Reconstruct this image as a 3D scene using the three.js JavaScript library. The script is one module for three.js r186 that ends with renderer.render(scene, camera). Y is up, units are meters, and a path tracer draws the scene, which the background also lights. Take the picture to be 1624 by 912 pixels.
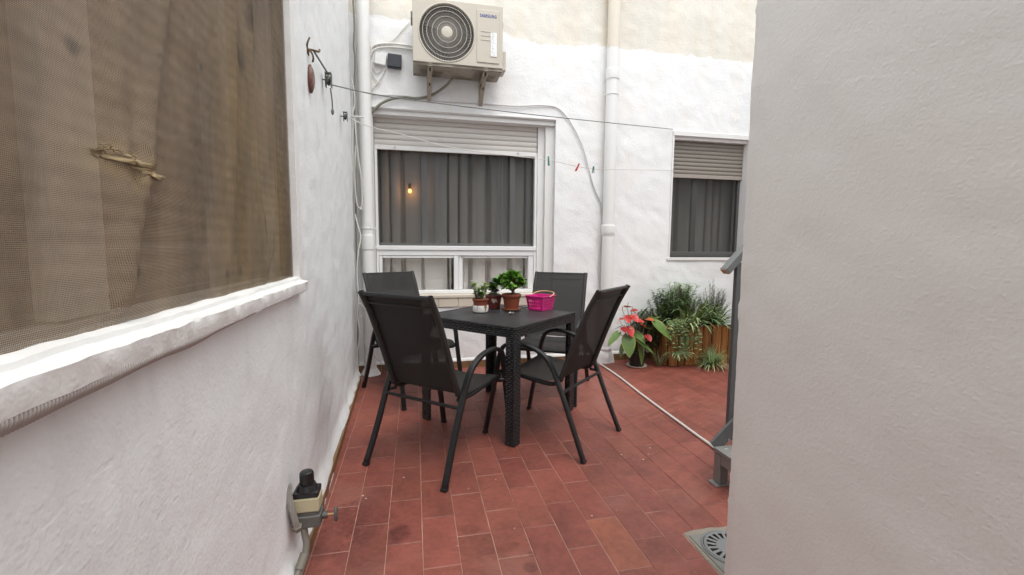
import * as THREE from 'three';
import { RoundedBoxGeometry } from 'three/addons/geometries/RoundedBoxGeometry.js';
import { mergeGeometries, toCreasedNormals } from 'three/addons/utils/BufferGeometryUtils.js';
import { TextGeometry } from 'three/addons/geometries/TextGeometry.js';
import { FontLoader } from 'three/addons/loaders/FontLoader.js';

// ---------------------------------------------------------------- camera, sky, sun, exposure
const scene = new THREE.Scene();
const camera = new THREE.PerspectiveCamera(65.1856, 1624 / 912, 0.05, 200);
camera.position.set(0, 1.22, 0);
camera.rotation.order = 'YXZ';
camera.rotation.set(-0.09434446, -0.21360586, 0.0082615);
const renderer = new THREE.WebGLRenderer({ antialias: true });
renderer.setSize(1024, 575);
renderer.toneMapping = THREE.LinearToneMapping;
renderer.toneMappingExposure = 1.58;
renderer.shadowMap.enabled = true;
{
  const w = 128, h = 64, d = new Float32Array(w * h * 4);           // overcast sky: brighter towards the zenith, the same all round
  for (let j = 0; j < h; j++) for (let i = 0; i < w; i++) {
    const el = (j + 0.5) / h * Math.PI - Math.PI / 2, s = Math.max(0, Math.sin(el));
    const L = (1 + 2 * s) / 3 * 1.95, k = (j * w + i) * 4;
    d[k] = L * 0.966; d[k + 1] = L * 1.0; d[k + 2] = L * 1.03; d[k + 3] = 1;
  }
  const t = new THREE.DataTexture(d, w, h, THREE.RGBAFormat, THREE.FloatType);
  t.mapping = THREE.EquirectangularReflectionMapping; t.magFilter = THREE.LinearFilter; t.minFilter = THREE.LinearFilter; t.needsUpdate = true;
  scene.background = t; scene.environment = t;
}
const sun = new THREE.DirectionalLight(0xfffaf2, 0.9);
sun.position.set(2.6, 9, 1.6); sun.target.position.set(0.9, 0, -3); sun.castShadow = true;
sun.shadow.radius = 45; sun.shadow.mapSize.set(2048, 2048);
Object.assign(sun.shadow.camera, { left: -8, right: 8, top: 8, bottom: -8, near: 0.5, far: 40 });
scene.add(sun, sun.target);

// ---------------------------------------------------------------- helpers
const V = (x, y, z) => new THREE.Vector3(x, y, z);
const rgb = (r, g, b) => new THREE.Color().setRGB(r, g, b);
function rng(seed) { let a = seed >>> 0; return () => { a = (a + 0x6D2B79F5) >>> 0; let t = a; t = Math.imul(t ^ (t >>> 15), t | 1); t ^= t + Math.imul(t ^ (t >>> 7), t | 61); return ((t ^ (t >>> 14)) >>> 0) / 4294967296; }; }
const clamp = (x, a = 0, b = 1) => Math.min(b, Math.max(a, x)), lerp = (a, b, t) => a + (b - a) * t;
const smooth = (a, b, x) => { const t = clamp((x - a) / (b - a)); return t * t * (3 - 2 * t); };
const hash = (i, j, s) => { let h = Math.imul(i | 0, 374761393) ^ Math.imul(j | 0, 668265263) ^ Math.imul(s | 0, 2246822519); h = Math.imul(h ^ (h >>> 13), 1274126177); h = Math.imul(h ^ (h >>> 16), 2246822519); return ((h ^ (h >>> 15)) >>> 0) / 4294967296; };
function noise(x, y, s = 0, per = 0) {                               // value noise 0..1, optionally periodic
  let i = Math.floor(x), j = Math.floor(y); const fx = x - i, fy = y - j, u = fx * fx * fx * (fx * (fx * 6 - 15) + 10), v = fy * fy * fy * (fy * (fy * 6 - 15) + 10);
  let i1 = i + 1, j1 = j + 1; if (per) { i = ((i % per) + per) % per; j = ((j % per) + per) % per; i1 = ((i1 % per) + per) % per; j1 = ((j1 % per) + per) % per; }
  return lerp(lerp(hash(i, j, s), hash(i1, j, s), u), lerp(hash(i, j1, s), hash(i1, j1, s), u), v);
}
function fbm(x, y, s, oct, per = 0) { let a = 0, w = 0.5, t = 0; for (let o = 0; o < oct; o++) { a += w * noise(x, y, s + o, per); t += w; x *= 2; y *= 2; per *= 2; w *= 0.5; } return a / t; }
const ray = (u, v) => V((u - 812) / 713.22, -(v - 456) / 713.22, -1).applyEuler(camera.rotation);
const hit = (u, v, ax, val) => { const d = ray(u, v), t = (val - camera.position.getComponent(ax)) / d.getComponent(ax); return d.multiplyScalar(t).add(camera.position); };
const onGround = (u, v, y = 0) => hit(u, v, 1, y), onBack = (u, v, z = -4.4) => hit(u, v, 2, z), onSide = (u, v, x = -0.46) => hit(u, v, 0, x);

const taken = {};
function numbered(n) { const k = taken[n] = (taken[n] ?? -1) + 1; return k ? n + '_' + String(k).padStart(3, '0') : n; }
function mesh(name, geo, mat, parent) {
  if (Array.isArray(geo)) geo = merge(geo);
  const m = new THREE.Mesh(geo, mat); m.name = parent ? name : numbered(name); m.castShadow = m.receiveShadow = true; (parent || scene).add(m); return m;
}
function tag(o, label, category, group, kind) { o.userData.label = label; o.userData.category = category; if (group) o.userData.group = group; if (kind) o.userData.kind = kind; return o; }
function thing(name, label, category, p = [0, 0, 0], turn = 0, group) {
  const g = new THREE.Group(); g.name = numbered(name); g.position.set(...p); g.rotation.y = turn; scene.add(g); return tag(g, label, category, group);
}
function part(name, parent, p = [0, 0, 0]) { const g = new THREE.Group(); g.name = name; g.position.set(...p); parent.add(g); return g; }
function merge(list) {
  list = list.map((g) => { g = g.index ? g.toNonIndexed() : g; for (const k of Object.keys(g.attributes)) if (!['position', 'normal', 'uv', 'color'].includes(k)) g.deleteAttribute(k); return g; });
  const hasC = list.every((g) => g.attributes.color); if (!hasC) list.forEach((g) => g.deleteAttribute('color'));
  return mergeGeometries(list);
}
function bx(x0, x1, y0, y1, z0, z1, r = 0.004) {                     // box from its bounds, edges rounded
  const w = Math.abs(x1 - x0), h = Math.abs(y1 - y0), d = Math.abs(z1 - z0);
  const g = r > 0 ? new RoundedBoxGeometry(w, h, d, 2, Math.min(r, w / 2.1, h / 2.1, d / 2.1)) : new THREE.BoxGeometry(w, h, d);
  worldUV(g.translate((x0 + x1) / 2, (y0 + y1) / 2, (z0 + z1) / 2)); return g;
}
function worldUV(g) {                                               // uv in metres by the main axis of the normal
  const p = g.attributes.position, n = g.attributes.normal, uv = new Float32Array(p.count * 2);
  for (let i = 0; i < p.count; i++) { const ax = Math.abs(n.getX(i)), ay = Math.abs(n.getY(i)), az = Math.abs(n.getZ(i)); const a = ax >= ay && ax >= az ? [p.getZ(i), p.getY(i)] : ay >= az ? [p.getX(i), p.getZ(i)] : [p.getX(i), p.getY(i)]; uv[i * 2] = a[0]; uv[i * 2 + 1] = a[1]; }
  g.setAttribute('uv', new THREE.BufferAttribute(uv, 2)); return g;
}
function tube(pts, r, n = 0, rad = 8, closed = false) {
  const c = new THREE.CatmullRomCurve3(pts.map((p) => p.isVector3 ? p : V(...p)), closed, 'centripetal');
  return new THREE.TubeGeometry(c, n || Math.max(6, pts.length * 6), r, rad, closed);
}
function bar(a, b, r, rad = 8) { return new THREE.TubeGeometry(new THREE.LineCurve3(a.isVector3 ? a : V(...a), b.isVector3 ? b : V(...b)), 1, r, rad); }
const cyl = (r0, r1, h, x, y, z, n = 24) => new THREE.CylinderGeometry(r0, r1, h, n).translate(x, y, z);
function lathe(prof, n = 32) { return new THREE.LatheGeometry(prof.map(([r, y]) => new THREE.Vector2(r, y)), n); }
function sweep(path, side, w, t, corner = 0.35) {                    // flat-oval bar along path; side = the axis of its width
  const sec = []; for (let k = 0; k < 12; k++) { const a = k / 12 * Math.PI * 2, c = Math.cos(a), s = Math.sin(a); sec.push([Math.sign(c) * Math.abs(c) ** corner * w / 2, Math.sign(s) * Math.abs(s) ** corner * t / 2]); }
  const P = [], I = [], UV = []; let len = 0;
  path.forEach((p, i) => {
    const a = path[Math.max(0, i - 1)], b = path[Math.min(path.length - 1, i + 1)], T = b.clone().sub(a).normalize(), B = T.clone().cross(side).normalize(); if (i) len += p.distanceTo(path[i - 1]);
    sec.forEach(([u, v], k) => { const q = p.clone().addScaledVector(side, u).addScaledVector(B, v); P.push(q.x, q.y, q.z); UV.push(k / 12 * (w + t) * 2, len); });
  });
  const n = 12; for (let i = 0; i < path.length - 1; i++) for (let k = 0; k < n; k++) { const a = i * n + k, b = i * n + (k + 1) % n; I.push(a, a + n, b, b, a + n, b + n); }
  for (const [base, flip] of [[0, false], [(path.length - 1) * n, true]]) for (let k = 1; k < n - 1; k++) flip ? I.push(base, base + k + 1, base + k) : I.push(base, base + k, base + k + 1);
  const g = new THREE.BufferGeometry(); g.setAttribute('position', new THREE.Float32BufferAttribute(P, 3)); g.setAttribute('uv', new THREE.Float32BufferAttribute(UV, 2)); g.setIndex(I); g.computeVertexNormals(); return g;
}
const curve = (pts, n) => new THREE.CatmullRomCurve3(pts.map((p) => V(...p)), false, 'centripetal').getPoints(n);
function sheet(nu, nv, f, uvf) {                                     // grid surface from f(s, t) -> [x, y, z]
  const P = [], U = [], I = [];
  for (let j = 0; j <= nv; j++) for (let i = 0; i <= nu; i++) { const q = f(i / nu, j / nv); P.push(...q); U.push(...(uvf ? uvf(i / nu, j / nv, q) : [i / nu, j / nv])); }
  for (let j = 0; j < nv; j++) for (let i = 0; i < nu; i++) { const a = j * (nu + 1) + i, b = a + 1, c = a + nu + 1, d = c + 1; I.push(a, b, c, b, d, c); }
  const g = new THREE.BufferGeometry(); g.setAttribute('position', new THREE.Float32BufferAttribute(P, 3)); g.setAttribute('uv', new THREE.Float32BufferAttribute(U, 2)); g.setIndex(I); g.computeVertexNormals(); return g;
}
class MB {                                                          // collects ribbons and leaves with vertex colours
  constructor() { this.p = []; this.c = []; this.u = []; this.i = []; }
  strip(rows, col) {                                                // rows of points; col(i, k) -> [r, g, b]
    const b = this.p.length / 3, m = rows[0].length;
    rows.forEach((r, i) => r.forEach((q, k) => { this.p.push(q.x, q.y, q.z); this.c.push(...col(i / (rows.length - 1), k / (m - 1))); this.u.push(k / (m - 1), i / (rows.length - 1)); }));
    for (let i = 0; i < rows.length - 1; i++) for (let k = 0; k < m - 1; k++) { const a = b + i * m + k; this.i.push(a, a + 1, a + m, a + 1, a + m + 1, a + m); }
  }
  ribbon(base, dir, len, w, droop, col, { n = 6, fold = 0.3, tip = 0.05, wide = 0.35 } = {}) {   // a strap leaf that bends under its weight
    const d = dir.clone().normalize(), rows = []; let p = base.clone();
    for (let i = 0; i <= n; i++) {
      const t = i / n, side = d.clone().cross(V(0, 1, 0)); if (side.lengthSq() < 1e-4) side.set(1, 0, 0); side.normalize();
      const up = side.clone().cross(d).normalize(), hw = w / 2 * Math.max(tip, Math.min(1, (t / wide + 0.35)) * Math.pow(1 - t, 0.55) * 1.25 > 1 ? 1 : Math.min(1, (t / wide + 0.35)) * Math.pow(1 - t, 0.55) * 1.25);
      rows.push([p.clone().addScaledVector(side, -hw).addScaledVector(up, hw * fold), p.clone(), p.clone().addScaledVector(side, hw).addScaledVector(up, hw * fold)]);
      p.addScaledVector(d, len / n); d.y -= droop / n * (0.4 + t); d.normalize();
    }
    this.strip(rows, col);
  }
  leaf(base, dir, nrm, len, w, col, { n = 4, cup = 0.25, curl = 0.15, round = 0.5 } = {}) {      // an oval leaf blade
    const d = dir.clone().normalize(), s = d.clone().cross(nrm).normalize(), u = s.clone().cross(d).normalize(), rows = [];
    for (let i = 0; i <= n; i++) { const t = i / n, hw = w / 2 * Math.pow(Math.max(0, Math.sin(Math.PI * Math.pow(clamp(t * 0.97 + 0.015), round * 1.3 + 0.35))), 0.75); const c = base.clone().addScaledVector(d, t * len).addScaledVector(u, -curl * len * t * t);
      rows.push([c.clone().addScaledVector(s, -hw).addScaledVector(u, hw * cup), c, c.clone().addScaledVector(s, hw).addScaledVector(u, hw * cup)]); }
    this.strip(rows, col);
  }
  stem(pts, r0, r1, col, rad = 5) {
    const c = new THREE.CatmullRomCurve3(pts), n = Math.max(3, pts.length * 2), rows = [];
    for (let i = 0; i <= n; i++) { const t = i / n, p = c.getPoint(t), T = c.getTangent(t), a = Math.abs(T.y) > 0.9 ? V(1, 0, 0) : V(0, 1, 0), s = T.clone().cross(a).normalize(), u = s.clone().cross(T), r = lerp(r0, r1, t), row = []; for (let k = 0; k <= rad; k++) { const g = k / rad * Math.PI * 2; row.push(p.clone().addScaledVector(s, Math.cos(g) * r).addScaledVector(u, Math.sin(g) * r)); } rows.push(row); }
    this.strip(rows, col);
  }
  geo() { const g = new THREE.BufferGeometry(); g.setAttribute('position', new THREE.Float32BufferAttribute(this.p, 3)); g.setAttribute('color', new THREE.Float32BufferAttribute(this.c, 3)); g.setAttribute('uv', new THREE.Float32BufferAttribute(this.u, 2)); g.setIndex(this.i); g.computeVertexNormals(); return g; }
}

// ---------------------------------------------------------------- textures
function gray(n, f, metres, wrap = true) {                           // height / mask texture, value f(u, v) in 0..1
  const d = new Uint8Array(n * n * 4); for (let j = 0; j < n; j++) for (let i = 0; i < n; i++) { const v = clamp(f(i / n, j / n)) * 255, k = (j * n + i) * 4; d[k] = d[k + 1] = d[k + 2] = v; d[k + 3] = 255; }
  return finish(new THREE.DataTexture(d, n, n), metres, wrap);
}
function finish(t, metres, wrap = true, srgb = false) {
  t.wrapS = t.wrapT = wrap ? THREE.RepeatWrapping : THREE.ClampToEdgeWrapping; t.magFilter = THREE.LinearFilter; t.minFilter = THREE.LinearMipmapLinearFilter; t.generateMipmaps = true;
  if (metres) t.repeat.set(1 / metres, 1 / metres); if (srgb) t.colorSpace = THREE.SRGBColorSpace; t.needsUpdate = true; return t;
}
const S_LUT = new Uint8Array(4097).map((_, i) => s8(i / 4096));
function s8(x) { return Math.round(255 * (x <= 0.0031308 ? 12.92 * x : 1.055 * Math.pow(x, 1 / 2.4) - 0.055)); }
const S = (x) => S_LUT[(clamp(x) * 4096) | 0];
function colour(nx, ny, f) { const d = new Uint8Array(nx * ny * 4); for (let j = 0; j < ny; j++) for (let i = 0; i < nx; i++) { const c = f((i + 0.5) / nx, (j + 0.5) / ny), k = (j * nx + i) * 4; d[k] = S(c[0]); d[k + 1] = S(c[1]); d[k + 2] = S(c[2]); d[k + 3] = 255; } return finish(new THREE.DataTexture(d, nx, ny), 0, true, true); }
const plasterBump = gray(1024, (u, v) => {                           // 1.2 m of hand-trowelled, many times painted plaster
  const a = fbm(u * 24, v * 24, 11, 4, 24), b = fbm(u * 90, v * 90, 31, 2, 90), c = Math.abs(fbm(u * 10 + 0.6 * a, v * 14, 51, 3, 0) - 0.5);
  const d = fbm(u * 210, v * 210, 91, 2, 210); return 0.02 + 0.38 * a + 0.27 * b + 0.25 * d + 0.16 * smooth(0.82, 0.95, noise(u * 55, v * 75, 71, 0));
}, 1.2);
const stuccoBump = gray(1024, (u, v) => {                            // 0.9 m of orange-peel stucco
  const a = fbm(u * 70, v * 70, 5, 3, 70), b = fbm(u * 170, v * 170, 25, 2, 170), c = fbm(u * 9, v * 9, 45, 3, 9);
  const spot = smooth(0.84, 0.97, noise(u * 75, v * 95, 65, 0));
  return 0.1 + 0.36 * a + 0.36 * b + 0.2 * c + 0.16 * spot;
}, 0.9);
const fineBump = gray(256, (u, v) => fbm(u * 40, v * 40, 3, 3, 40), 0.12);
const weaveBump = gray(128, (u, v) => { const i = Math.floor(u * 16), j = Math.floor(v * 16), a = u * 16 - i, b = v * 16 - j; const w = (i + j) % 2 ? Math.sin(Math.PI * a) * Math.sin(Math.PI * b * 0.6 + 0.6) : Math.sin(Math.PI * b) * Math.sin(Math.PI * a * 0.6 + 0.6); return 0.15 + 0.8 * w; }, 0.02);
const rattanBump = gray(256, (u, v) => {                             // basket weave, 15 mm strands over and under
  const i = Math.floor(u * 8), j = Math.floor(v * 12), a = u * 8 - i, b = v * 12 - j, over = (i + j) % 2;
  const bow = over ? Math.pow(Math.sin(Math.PI * b), 0.5) * (0.55 + 0.45 * Math.sin(Math.PI * a)) : Math.pow(Math.sin(Math.PI * b), 0.6) * (0.15 + 0.25 * Math.abs(a - 0.5));
  return clamp(bow + 0.1 * (hash(Math.floor(u * 64), j, 3) - 0.5));
}, 0.15);

const std = (c, roughness, o = {}) => new THREE.MeshStandardMaterial({ color: Array.isArray(c) ? rgb(...c) : c, roughness, side: THREE.DoubleSide, ...o });
const phys = (c, roughness, o = {}) => new THREE.MeshPhysicalMaterial({ color: Array.isArray(c) ? rgb(...c) : c, roughness, side: THREE.DoubleSide, ...o });
const whiteWallTex = colour(512, 512, (u, v) => { const a = fbm(u * 6, v * 6, 201, 4, 6), b = fbm(u * 40, v * 26, 221, 3, 40), st = smooth(0.62, 0.8, fbm(u * 22, v * 5, 241, 3, 0)) * 0.04; const k = 0.80 + 0.045 * (a - 0.5) + 0.03 * (b - 0.5) - st; return [k * 0.985, k, k]; });
const uvWall = whiteWallTex; uvWall.repeat.set(1 / 2.2, 1 / 2.2);
const M = {
  plaster: std([1, 1, 1], 0.82, { map: uvWall, bumpMap: plasterBump, bumpScale: 0.0024 }),
  stucco: std([0.81, 0.795, 0.765], 0.85, { bumpMap: stuccoBump, bumpScale: 0.0012 }),
  whitePaint: std([0.78, 0.77, 0.75], 0.5, { bumpMap: fineBump, bumpScale: 0.0008 }),
  oldPaint: std([0.77, 0.76, 0.745], 0.55, { bumpMap: plasterBump, bumpScale: 0.0018 }),
  pvc: std([0.78, 0.775, 0.76], 0.42),
  whiteAlu: std([0.8, 0.8, 0.8], 0.35),
  greyAlu: std([0.62, 0.62, 0.62], 0.4),
  darkFrame: std([0.10, 0.095, 0.09], 0.45),
  shutterWhite: std([0.62, 0.585, 0.55], 0.5),
  shutterBrown: std([0.25, 0.225, 0.195], 0.5),
  glass: phys([1, 1, 1], 0.02, { transmission: 1, thickness: 0, ior: 1.5, specularIntensity: 1 }),
  screen: new THREE.MeshStandardMaterial({ color: rgb(0.015, 0.015, 0.015), roughness: 0.9, transparent: true, opacity: 0.35, side: THREE.DoubleSide }),
  room: std([0.07, 0.06, 0.052], 0.9),
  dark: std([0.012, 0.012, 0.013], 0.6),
  blackPlastic: std([0.012, 0.012, 0.012], 0.3),
  ochre: std([0.19, 0.105, 0.045], 0.5, { bumpMap: fineBump, bumpScale: 0.001 }),
  stone: std([0.62, 0.55, 0.46], 0.5, { bumpMap: fineBump, bumpScale: 0.0006 }),
  cableWhite: std([0.72, 0.7, 0.66], 0.5), cableGrey: std([0.2, 0.19, 0.15], 0.6), lineGrey: std([0.16, 0.17, 0.16], 0.7), lineWhite: std([0.6, 0.58, 0.53], 0.7),
  rust: std([0.15, 0.10, 0.06], 0.7, { metalness: 0.3 }),
};

// ---------------------------------------------------------------- ground: terracotta tiles
const FX0 = -0.65, FZ0 = -4.65, FS = 5.3, PX = 0.1432, PZ = 0.32;
const colX = (k) => 0.0185 + PX * k, rowZ = (k, n) => (k % 2 ? -1.785 : -1.62) - PZ * n;
const tileOf = (x, z) => { const k = Math.floor((x - 0.0185) / PX); return [k, Math.floor(((((k % 2) ? -1.785 : -1.62)) - z) / PZ)]; };
const FN = 2048, strokes = new Float32Array(FN * FN);
{
  const r = rng(77);                                                // swirled brush marks in the floor paint
  for (let a = 0; a < 420; a++) {
    const cx = r() * FN, cy = r() * FN, R = (0.05 + 0.16 * r()) / FS * FN, a0 = r() * 6.28, al = 0.6 + 1.6 * r(), wd = (0.006 + 0.02 * r()) / FS * FN, s = (r() - 0.45) * 0.35;
    const steps = Math.ceil(R * al * 1.2);
    for (let q = 0; q < steps; q++) { const t = a0 + al * q / steps, fade = Math.sin(Math.PI * q / steps); for (let o = -wd; o <= wd; o += 0.8) { const x = Math.round(cx + Math.cos(t) * (R + o)), y = Math.round(cy + Math.sin(t) * (R + o)); if (x >= 0 && y >= 0 && x < FN && y < FN) { const g = s * fade * (1 - Math.abs(o / wd)) * (0.4 + hash(Math.round(o * 2), a, 5)); if (Math.abs(g) > Math.abs(strokes[y * FN + x])) strokes[y * FN + x] = g; } } }
  }
}
const stains = [[-0.24, -2.0, 0.16, 0.16, 0.4], [-0.34, -1.95, 0.14, 0.2, 0.36], [-0.2, -1.78, 0.12, 0.16, 0.3], [-0.08, -1.86, 0.05, 0.06, 0.6], [0.42, -1.55, 0.03, 0.03, 0.6], [0.44, -1.62, 0.015, 0.015, 0.5], [1.15, -3.3, 0.015, 0.02, 0.7], [-0.25, -4.0, 0.12, 0.06, 0.4], [0.22, -1.83, 0.06, 0.03, 0.3], [0.36, -1.68, 0.05, 0.03, 0.3], [-0.36, -2.62, 0.06, 0.12, 0.3]];
const specks = []; { const r = rng(9); for (let i = 0; i < 34; i++) specks.push([lerp(-0.4, 2.4, r()), lerp(-3.9, -1.35, r()), 0.0018 + 0.0045 * r() * r() * r()]); for (const [u, v] of [[985, 721], [1028, 720], [1030, 710], [575, 786], [580, 790], [640, 757]]) { const p = onGround(u, v); specks.push([p.x, p.z, 0.0045]); } }
function floorColour(x, z, i, j) {
  const [k, n] = tileOf(x, z), h1 = hash(k, n, 1), h2 = hash(k, n, 2);
  const m = fbm(x * 5 + h1 * 9, z * 5, 301, 4), f = fbm(x * 55, z * 55, 311, 3), w = fbm(x * 14 + 3 * h2, z * 9, 321, 3);
  let t = 0.95 + 0.19 * (h1 - 0.5) + 0.5 * (m - 0.5) + 0.36 * (f - 0.5) + 0.22 * (w - 0.5);
  let st = i === undefined ? 0 : strokes[j * FN + i];
  const far = smooth(1.5, 2.2, x + 0.25 * (z + 4.4));               // repainted zone by the planter: wavy streaks
  st += far * 0.7 * (fbm(x * 4 + z * 5 + 1.1 * fbm(x * 3, z * 3, 7, 2), z * 26 + x * 13, 331, 3) - 0.5);
  t *= 1 + st * 0.6;
  let c = [0.228 * t, 0.064 * t * (1 + 0.07 * (h2 - 0.5)), 0.045 * t];
  const dust = smooth(0.55, 0.85, fbm(x * 3.2, z * 3.2, 341, 4)) * 0.28 + clamp(st) * 0.35; c = [lerp(c[0], 0.29, dust), lerp(c[1], 0.135, dust), lerp(c[2], 0.105, dust)];
  if (k === 5 && n === -1) c = [c[0] * 1.27, c[1] * 1.36, c[2] * 1.15];     // one unpainted, more orange tile
  for (const [sx, sz, rx, rz, s] of stains) { const q = ((x - sx) / rx) ** 2 + ((z - sz) / rz) ** 2; if (q < 1.6) { const g = s * smooth(1.3, 0.3, q + 1.1 * (fbm(x * 30, z * 30, 351, 4) - 0.5)) * (0.55 + 0.9 * (fbm(x * 80, z * 80, 361, 2) - 0.2)); c = [c[0] * (1 - 0.75 * g), c[1] * (1 - g * 0.9), c[2] * (1 - g * 0.9)]; } }
  return c;
}
const floorTex = (() => { const d = new Uint8Array(FN * FN * 4); for (let j = 0; j < FN; j++) for (let i = 0; i < FN; i++) { const c = floorColour(FX0 + (i + 0.5) / FN * FS, FZ0 + (j + 0.5) / FN * FS, i, j), k = (j * FN + i) * 4; d[k] = S(c[0]); d[k + 1] = S(c[1]); d[k + 2] = S(c[2]); d[k + 3] = 255; }
  for (const [sx, sz, r] of specks) { const ci = (sx - FX0) / FS * FN, cj = (sz - FZ0) / FS * FN, R = r / FS * FN; for (let j = Math.floor(cj - R); j <= cj + R; j++) for (let i = Math.floor(ci - R); i <= ci + R; i++) if ((i - ci) ** 2 + (j - cj) ** 2 < R * R * (0.5 + hash(i, j, 4))) { const k = (j * FN + i) * 4; d[k] = 205; d[k + 1] = 196; d[k + 2] = 188; } }
  return finish(new THREE.DataTexture(d, FN, FN), 0, true, true); })();
const groutTex = colour(1024, 1024, (u, v) => {
  const x = FX0 + u * FS, z = FZ0 + v * FS, base = floorColour(x, z), near = clamp(smooth(0.35, 0.62, fbm(x * 2.1, z * 2.1, 401, 3) + 0.32 * smooth(1.7, 0.3, x) - 0.1) + 0.1) * (1 - 0.85 * smooth(1.3, 2.0, x)) * (0.45 + 0.75 * fbm(x * 20, z * 20, 411, 2));
  return [lerp(base[0] * 0.85, 0.42, near), lerp(base[1] * 0.85, 0.24, near), lerp(base[2] * 0.85, 0.18, near)];
});
const tileBump = gray(512, (u, v) => 0.5 * fbm(u * 20, v * 20, 501, 4, 20) + 0.5 * fbm(u * 90, v * 90, 511, 2, 90), 0, true); tileBump.repeat.set(7, 7);
M.tile = std([1, 1, 1], 0.52, { map: floorTex, bumpMap: tileBump, bumpScale: 0.0022 });
M.grout = std([1, 1, 1], 0.85, { map: groutTex });
const floor = thing('patio_floor', 'terracotta red tiled patio floor with pale joints', 'floor'); floor.userData.kind = 'structure';
{
  const uvf = (x, z) => [(x - FX0) / FS, (z - FZ0) / FS];
  const bed = (x0, x1, z0, z1) => sheet(1, 1, (s, t) => [lerp(x1, x0, s), -0.0022, lerp(z0, z1, t)], (s, t, q) => uvf(q[0], q[2]));   // left open under the drain
  mesh('grout_bed', [bed(-0.64, 1.13, -4.6, 2.9), bed(1.334, 4.5, -4.6, 2.9), bed(1.13, 1.334, -4.6, -1.586), bed(1.13, 1.334, -1.382, 2.9)], M.grout, floor);
  const ndc = (x, z) => V(x, 0, z).project(camera);
  camera.updateMatrixWorld(); camera.updateProjectionMatrix();
  const r = rng(31), tiles = [];
  for (let k = -4; k <= 31; k++) for (let n = -15; n <= 9; n++) {
    let x0 = colX(k) + 0.0009, x1 = colX(k + 1) - 0.0009, z1 = rowZ(k, n) - 0.0009, z0 = rowZ(k, n + 1) + 0.0009;
    if (z0 > 2.7 || z1 < -4.45) continue; x0 += 0.0012 * r(); x1 -= 0.0012 * r(); z0 += 0.0012 * r(); z1 -= 0.0012 * r();
    if (x0 < 1.355 && x1 > 1.103 && z0 < -1.355 && z1 > -1.612) {                   // cut around the drain
      if (z0 < -1.63) z1 = Math.min(z1, -1.616); else if (x1 < 1.2) { x1 = 1.100; if (x1 - x0 < 0.02) continue; } else if (z1 > -1.33) z0 = Math.max(z0, -1.352); else continue;
    }
    if (x0 < 1.06 && x1 > 1.103 && z0 < -1.63 && z1 < -1.61 && z1 > -1.62) tiles.push({ x0, x1: 1.100, z0: -1.6145, z1: Math.min(rowZ(k, n) - 0.001, -1.33), dy: 0, tilt: 0, score: 0.2 });
    const cx = (x0 + x1) / 2, cz = (z0 + z1) / 2, p = ndc(cx, cz), inView = cz < -0.3 && Math.abs(p.x) < 1.06 && p.y > -1.12 && !(cx > 1.0 && cz > -1.25) && !(cx > 0.95 && cx / -cz > 0.86) && cx > -0.56;
    tiles.push({ x0, x1, z0, z1, dy: (r() - 0.5) * 0.0012, tilt: (r() - 0.5) * 0.0012, score: inView ? 1 / Math.hypot(cx, 1.22, cz) ** 3 : 0 });
  }
  const geo = (t) => {
    const P = [], U = [], I = [], b = 0.0022, yt = t.dy, add = (x, y, z) => { P.push(x, y, z); U.push(...uvf(x, z)); };
    const ring = (x0, x1, z0, z1, y, tl) => { add(x0, y - tl, z0); add(x1, y + tl, z0); add(x1, y + tl, z1); add(x0, y - tl, z1); };
    ring(t.x0, t.x1, t.z0, t.z1, -0.012, 0); ring(t.x0, t.x1, t.z0, t.z1, yt - 0.0016, t.tilt); ring(t.x0 + b, t.x1 - b, t.z0 + b, t.z1 - b, yt, t.tilt);
    for (let a = 0; a < 2; a++) for (let k = 0; k < 4; k++) { const i = a * 4 + k, j = a * 4 + (k + 1) % 4; I.push(i, i + 4, j, j, i + 4, j + 4); }
    I.push(8, 11, 9, 9, 11, 10); let g = new THREE.BufferGeometry(); g.setAttribute('position', new THREE.Float32BufferAttribute(P, 3)); g.setAttribute('uv', new THREE.Float32BufferAttribute(U, 2)); g.setIndex(I); g = g.toNonIndexed(); g.computeVertexNormals(); return g;
  };
  tiles.sort((a, b) => b.score - a.score);
  const single = tiles.filter((t) => t.score > 0).slice(0, 300), rest = tiles.filter((t) => !single.includes(t));
  single.forEach((t, i) => mesh(i ? 'tile_' + String(i).padStart(3, '0') : 'tile', geo(t), M.tile, floor));
  const f = mesh('tile_field', mergeGeometries(rest.map(geo)), M.tile, floor); f.userData.kind = 'stuff';
}

// ---------------------------------------------------------------- walls
const lump = (x, y, s, a = 1) => a * (0.0055 * Math.pow(1 - Math.abs(2 * fbm(x * 2.6, y * 3.4, s + 21, 3) - 1), 9) * noise(x * 2, y * 2, s + 27) + 0.010 * (fbm(x * 4.2, y * 5.0, s, 3) - 0.5) + 0.009 * (fbm(x * 11 + 2 * noise(x * 3, y * 3, s + 5), y * 15, s + 9, 3) - 0.5));
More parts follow.
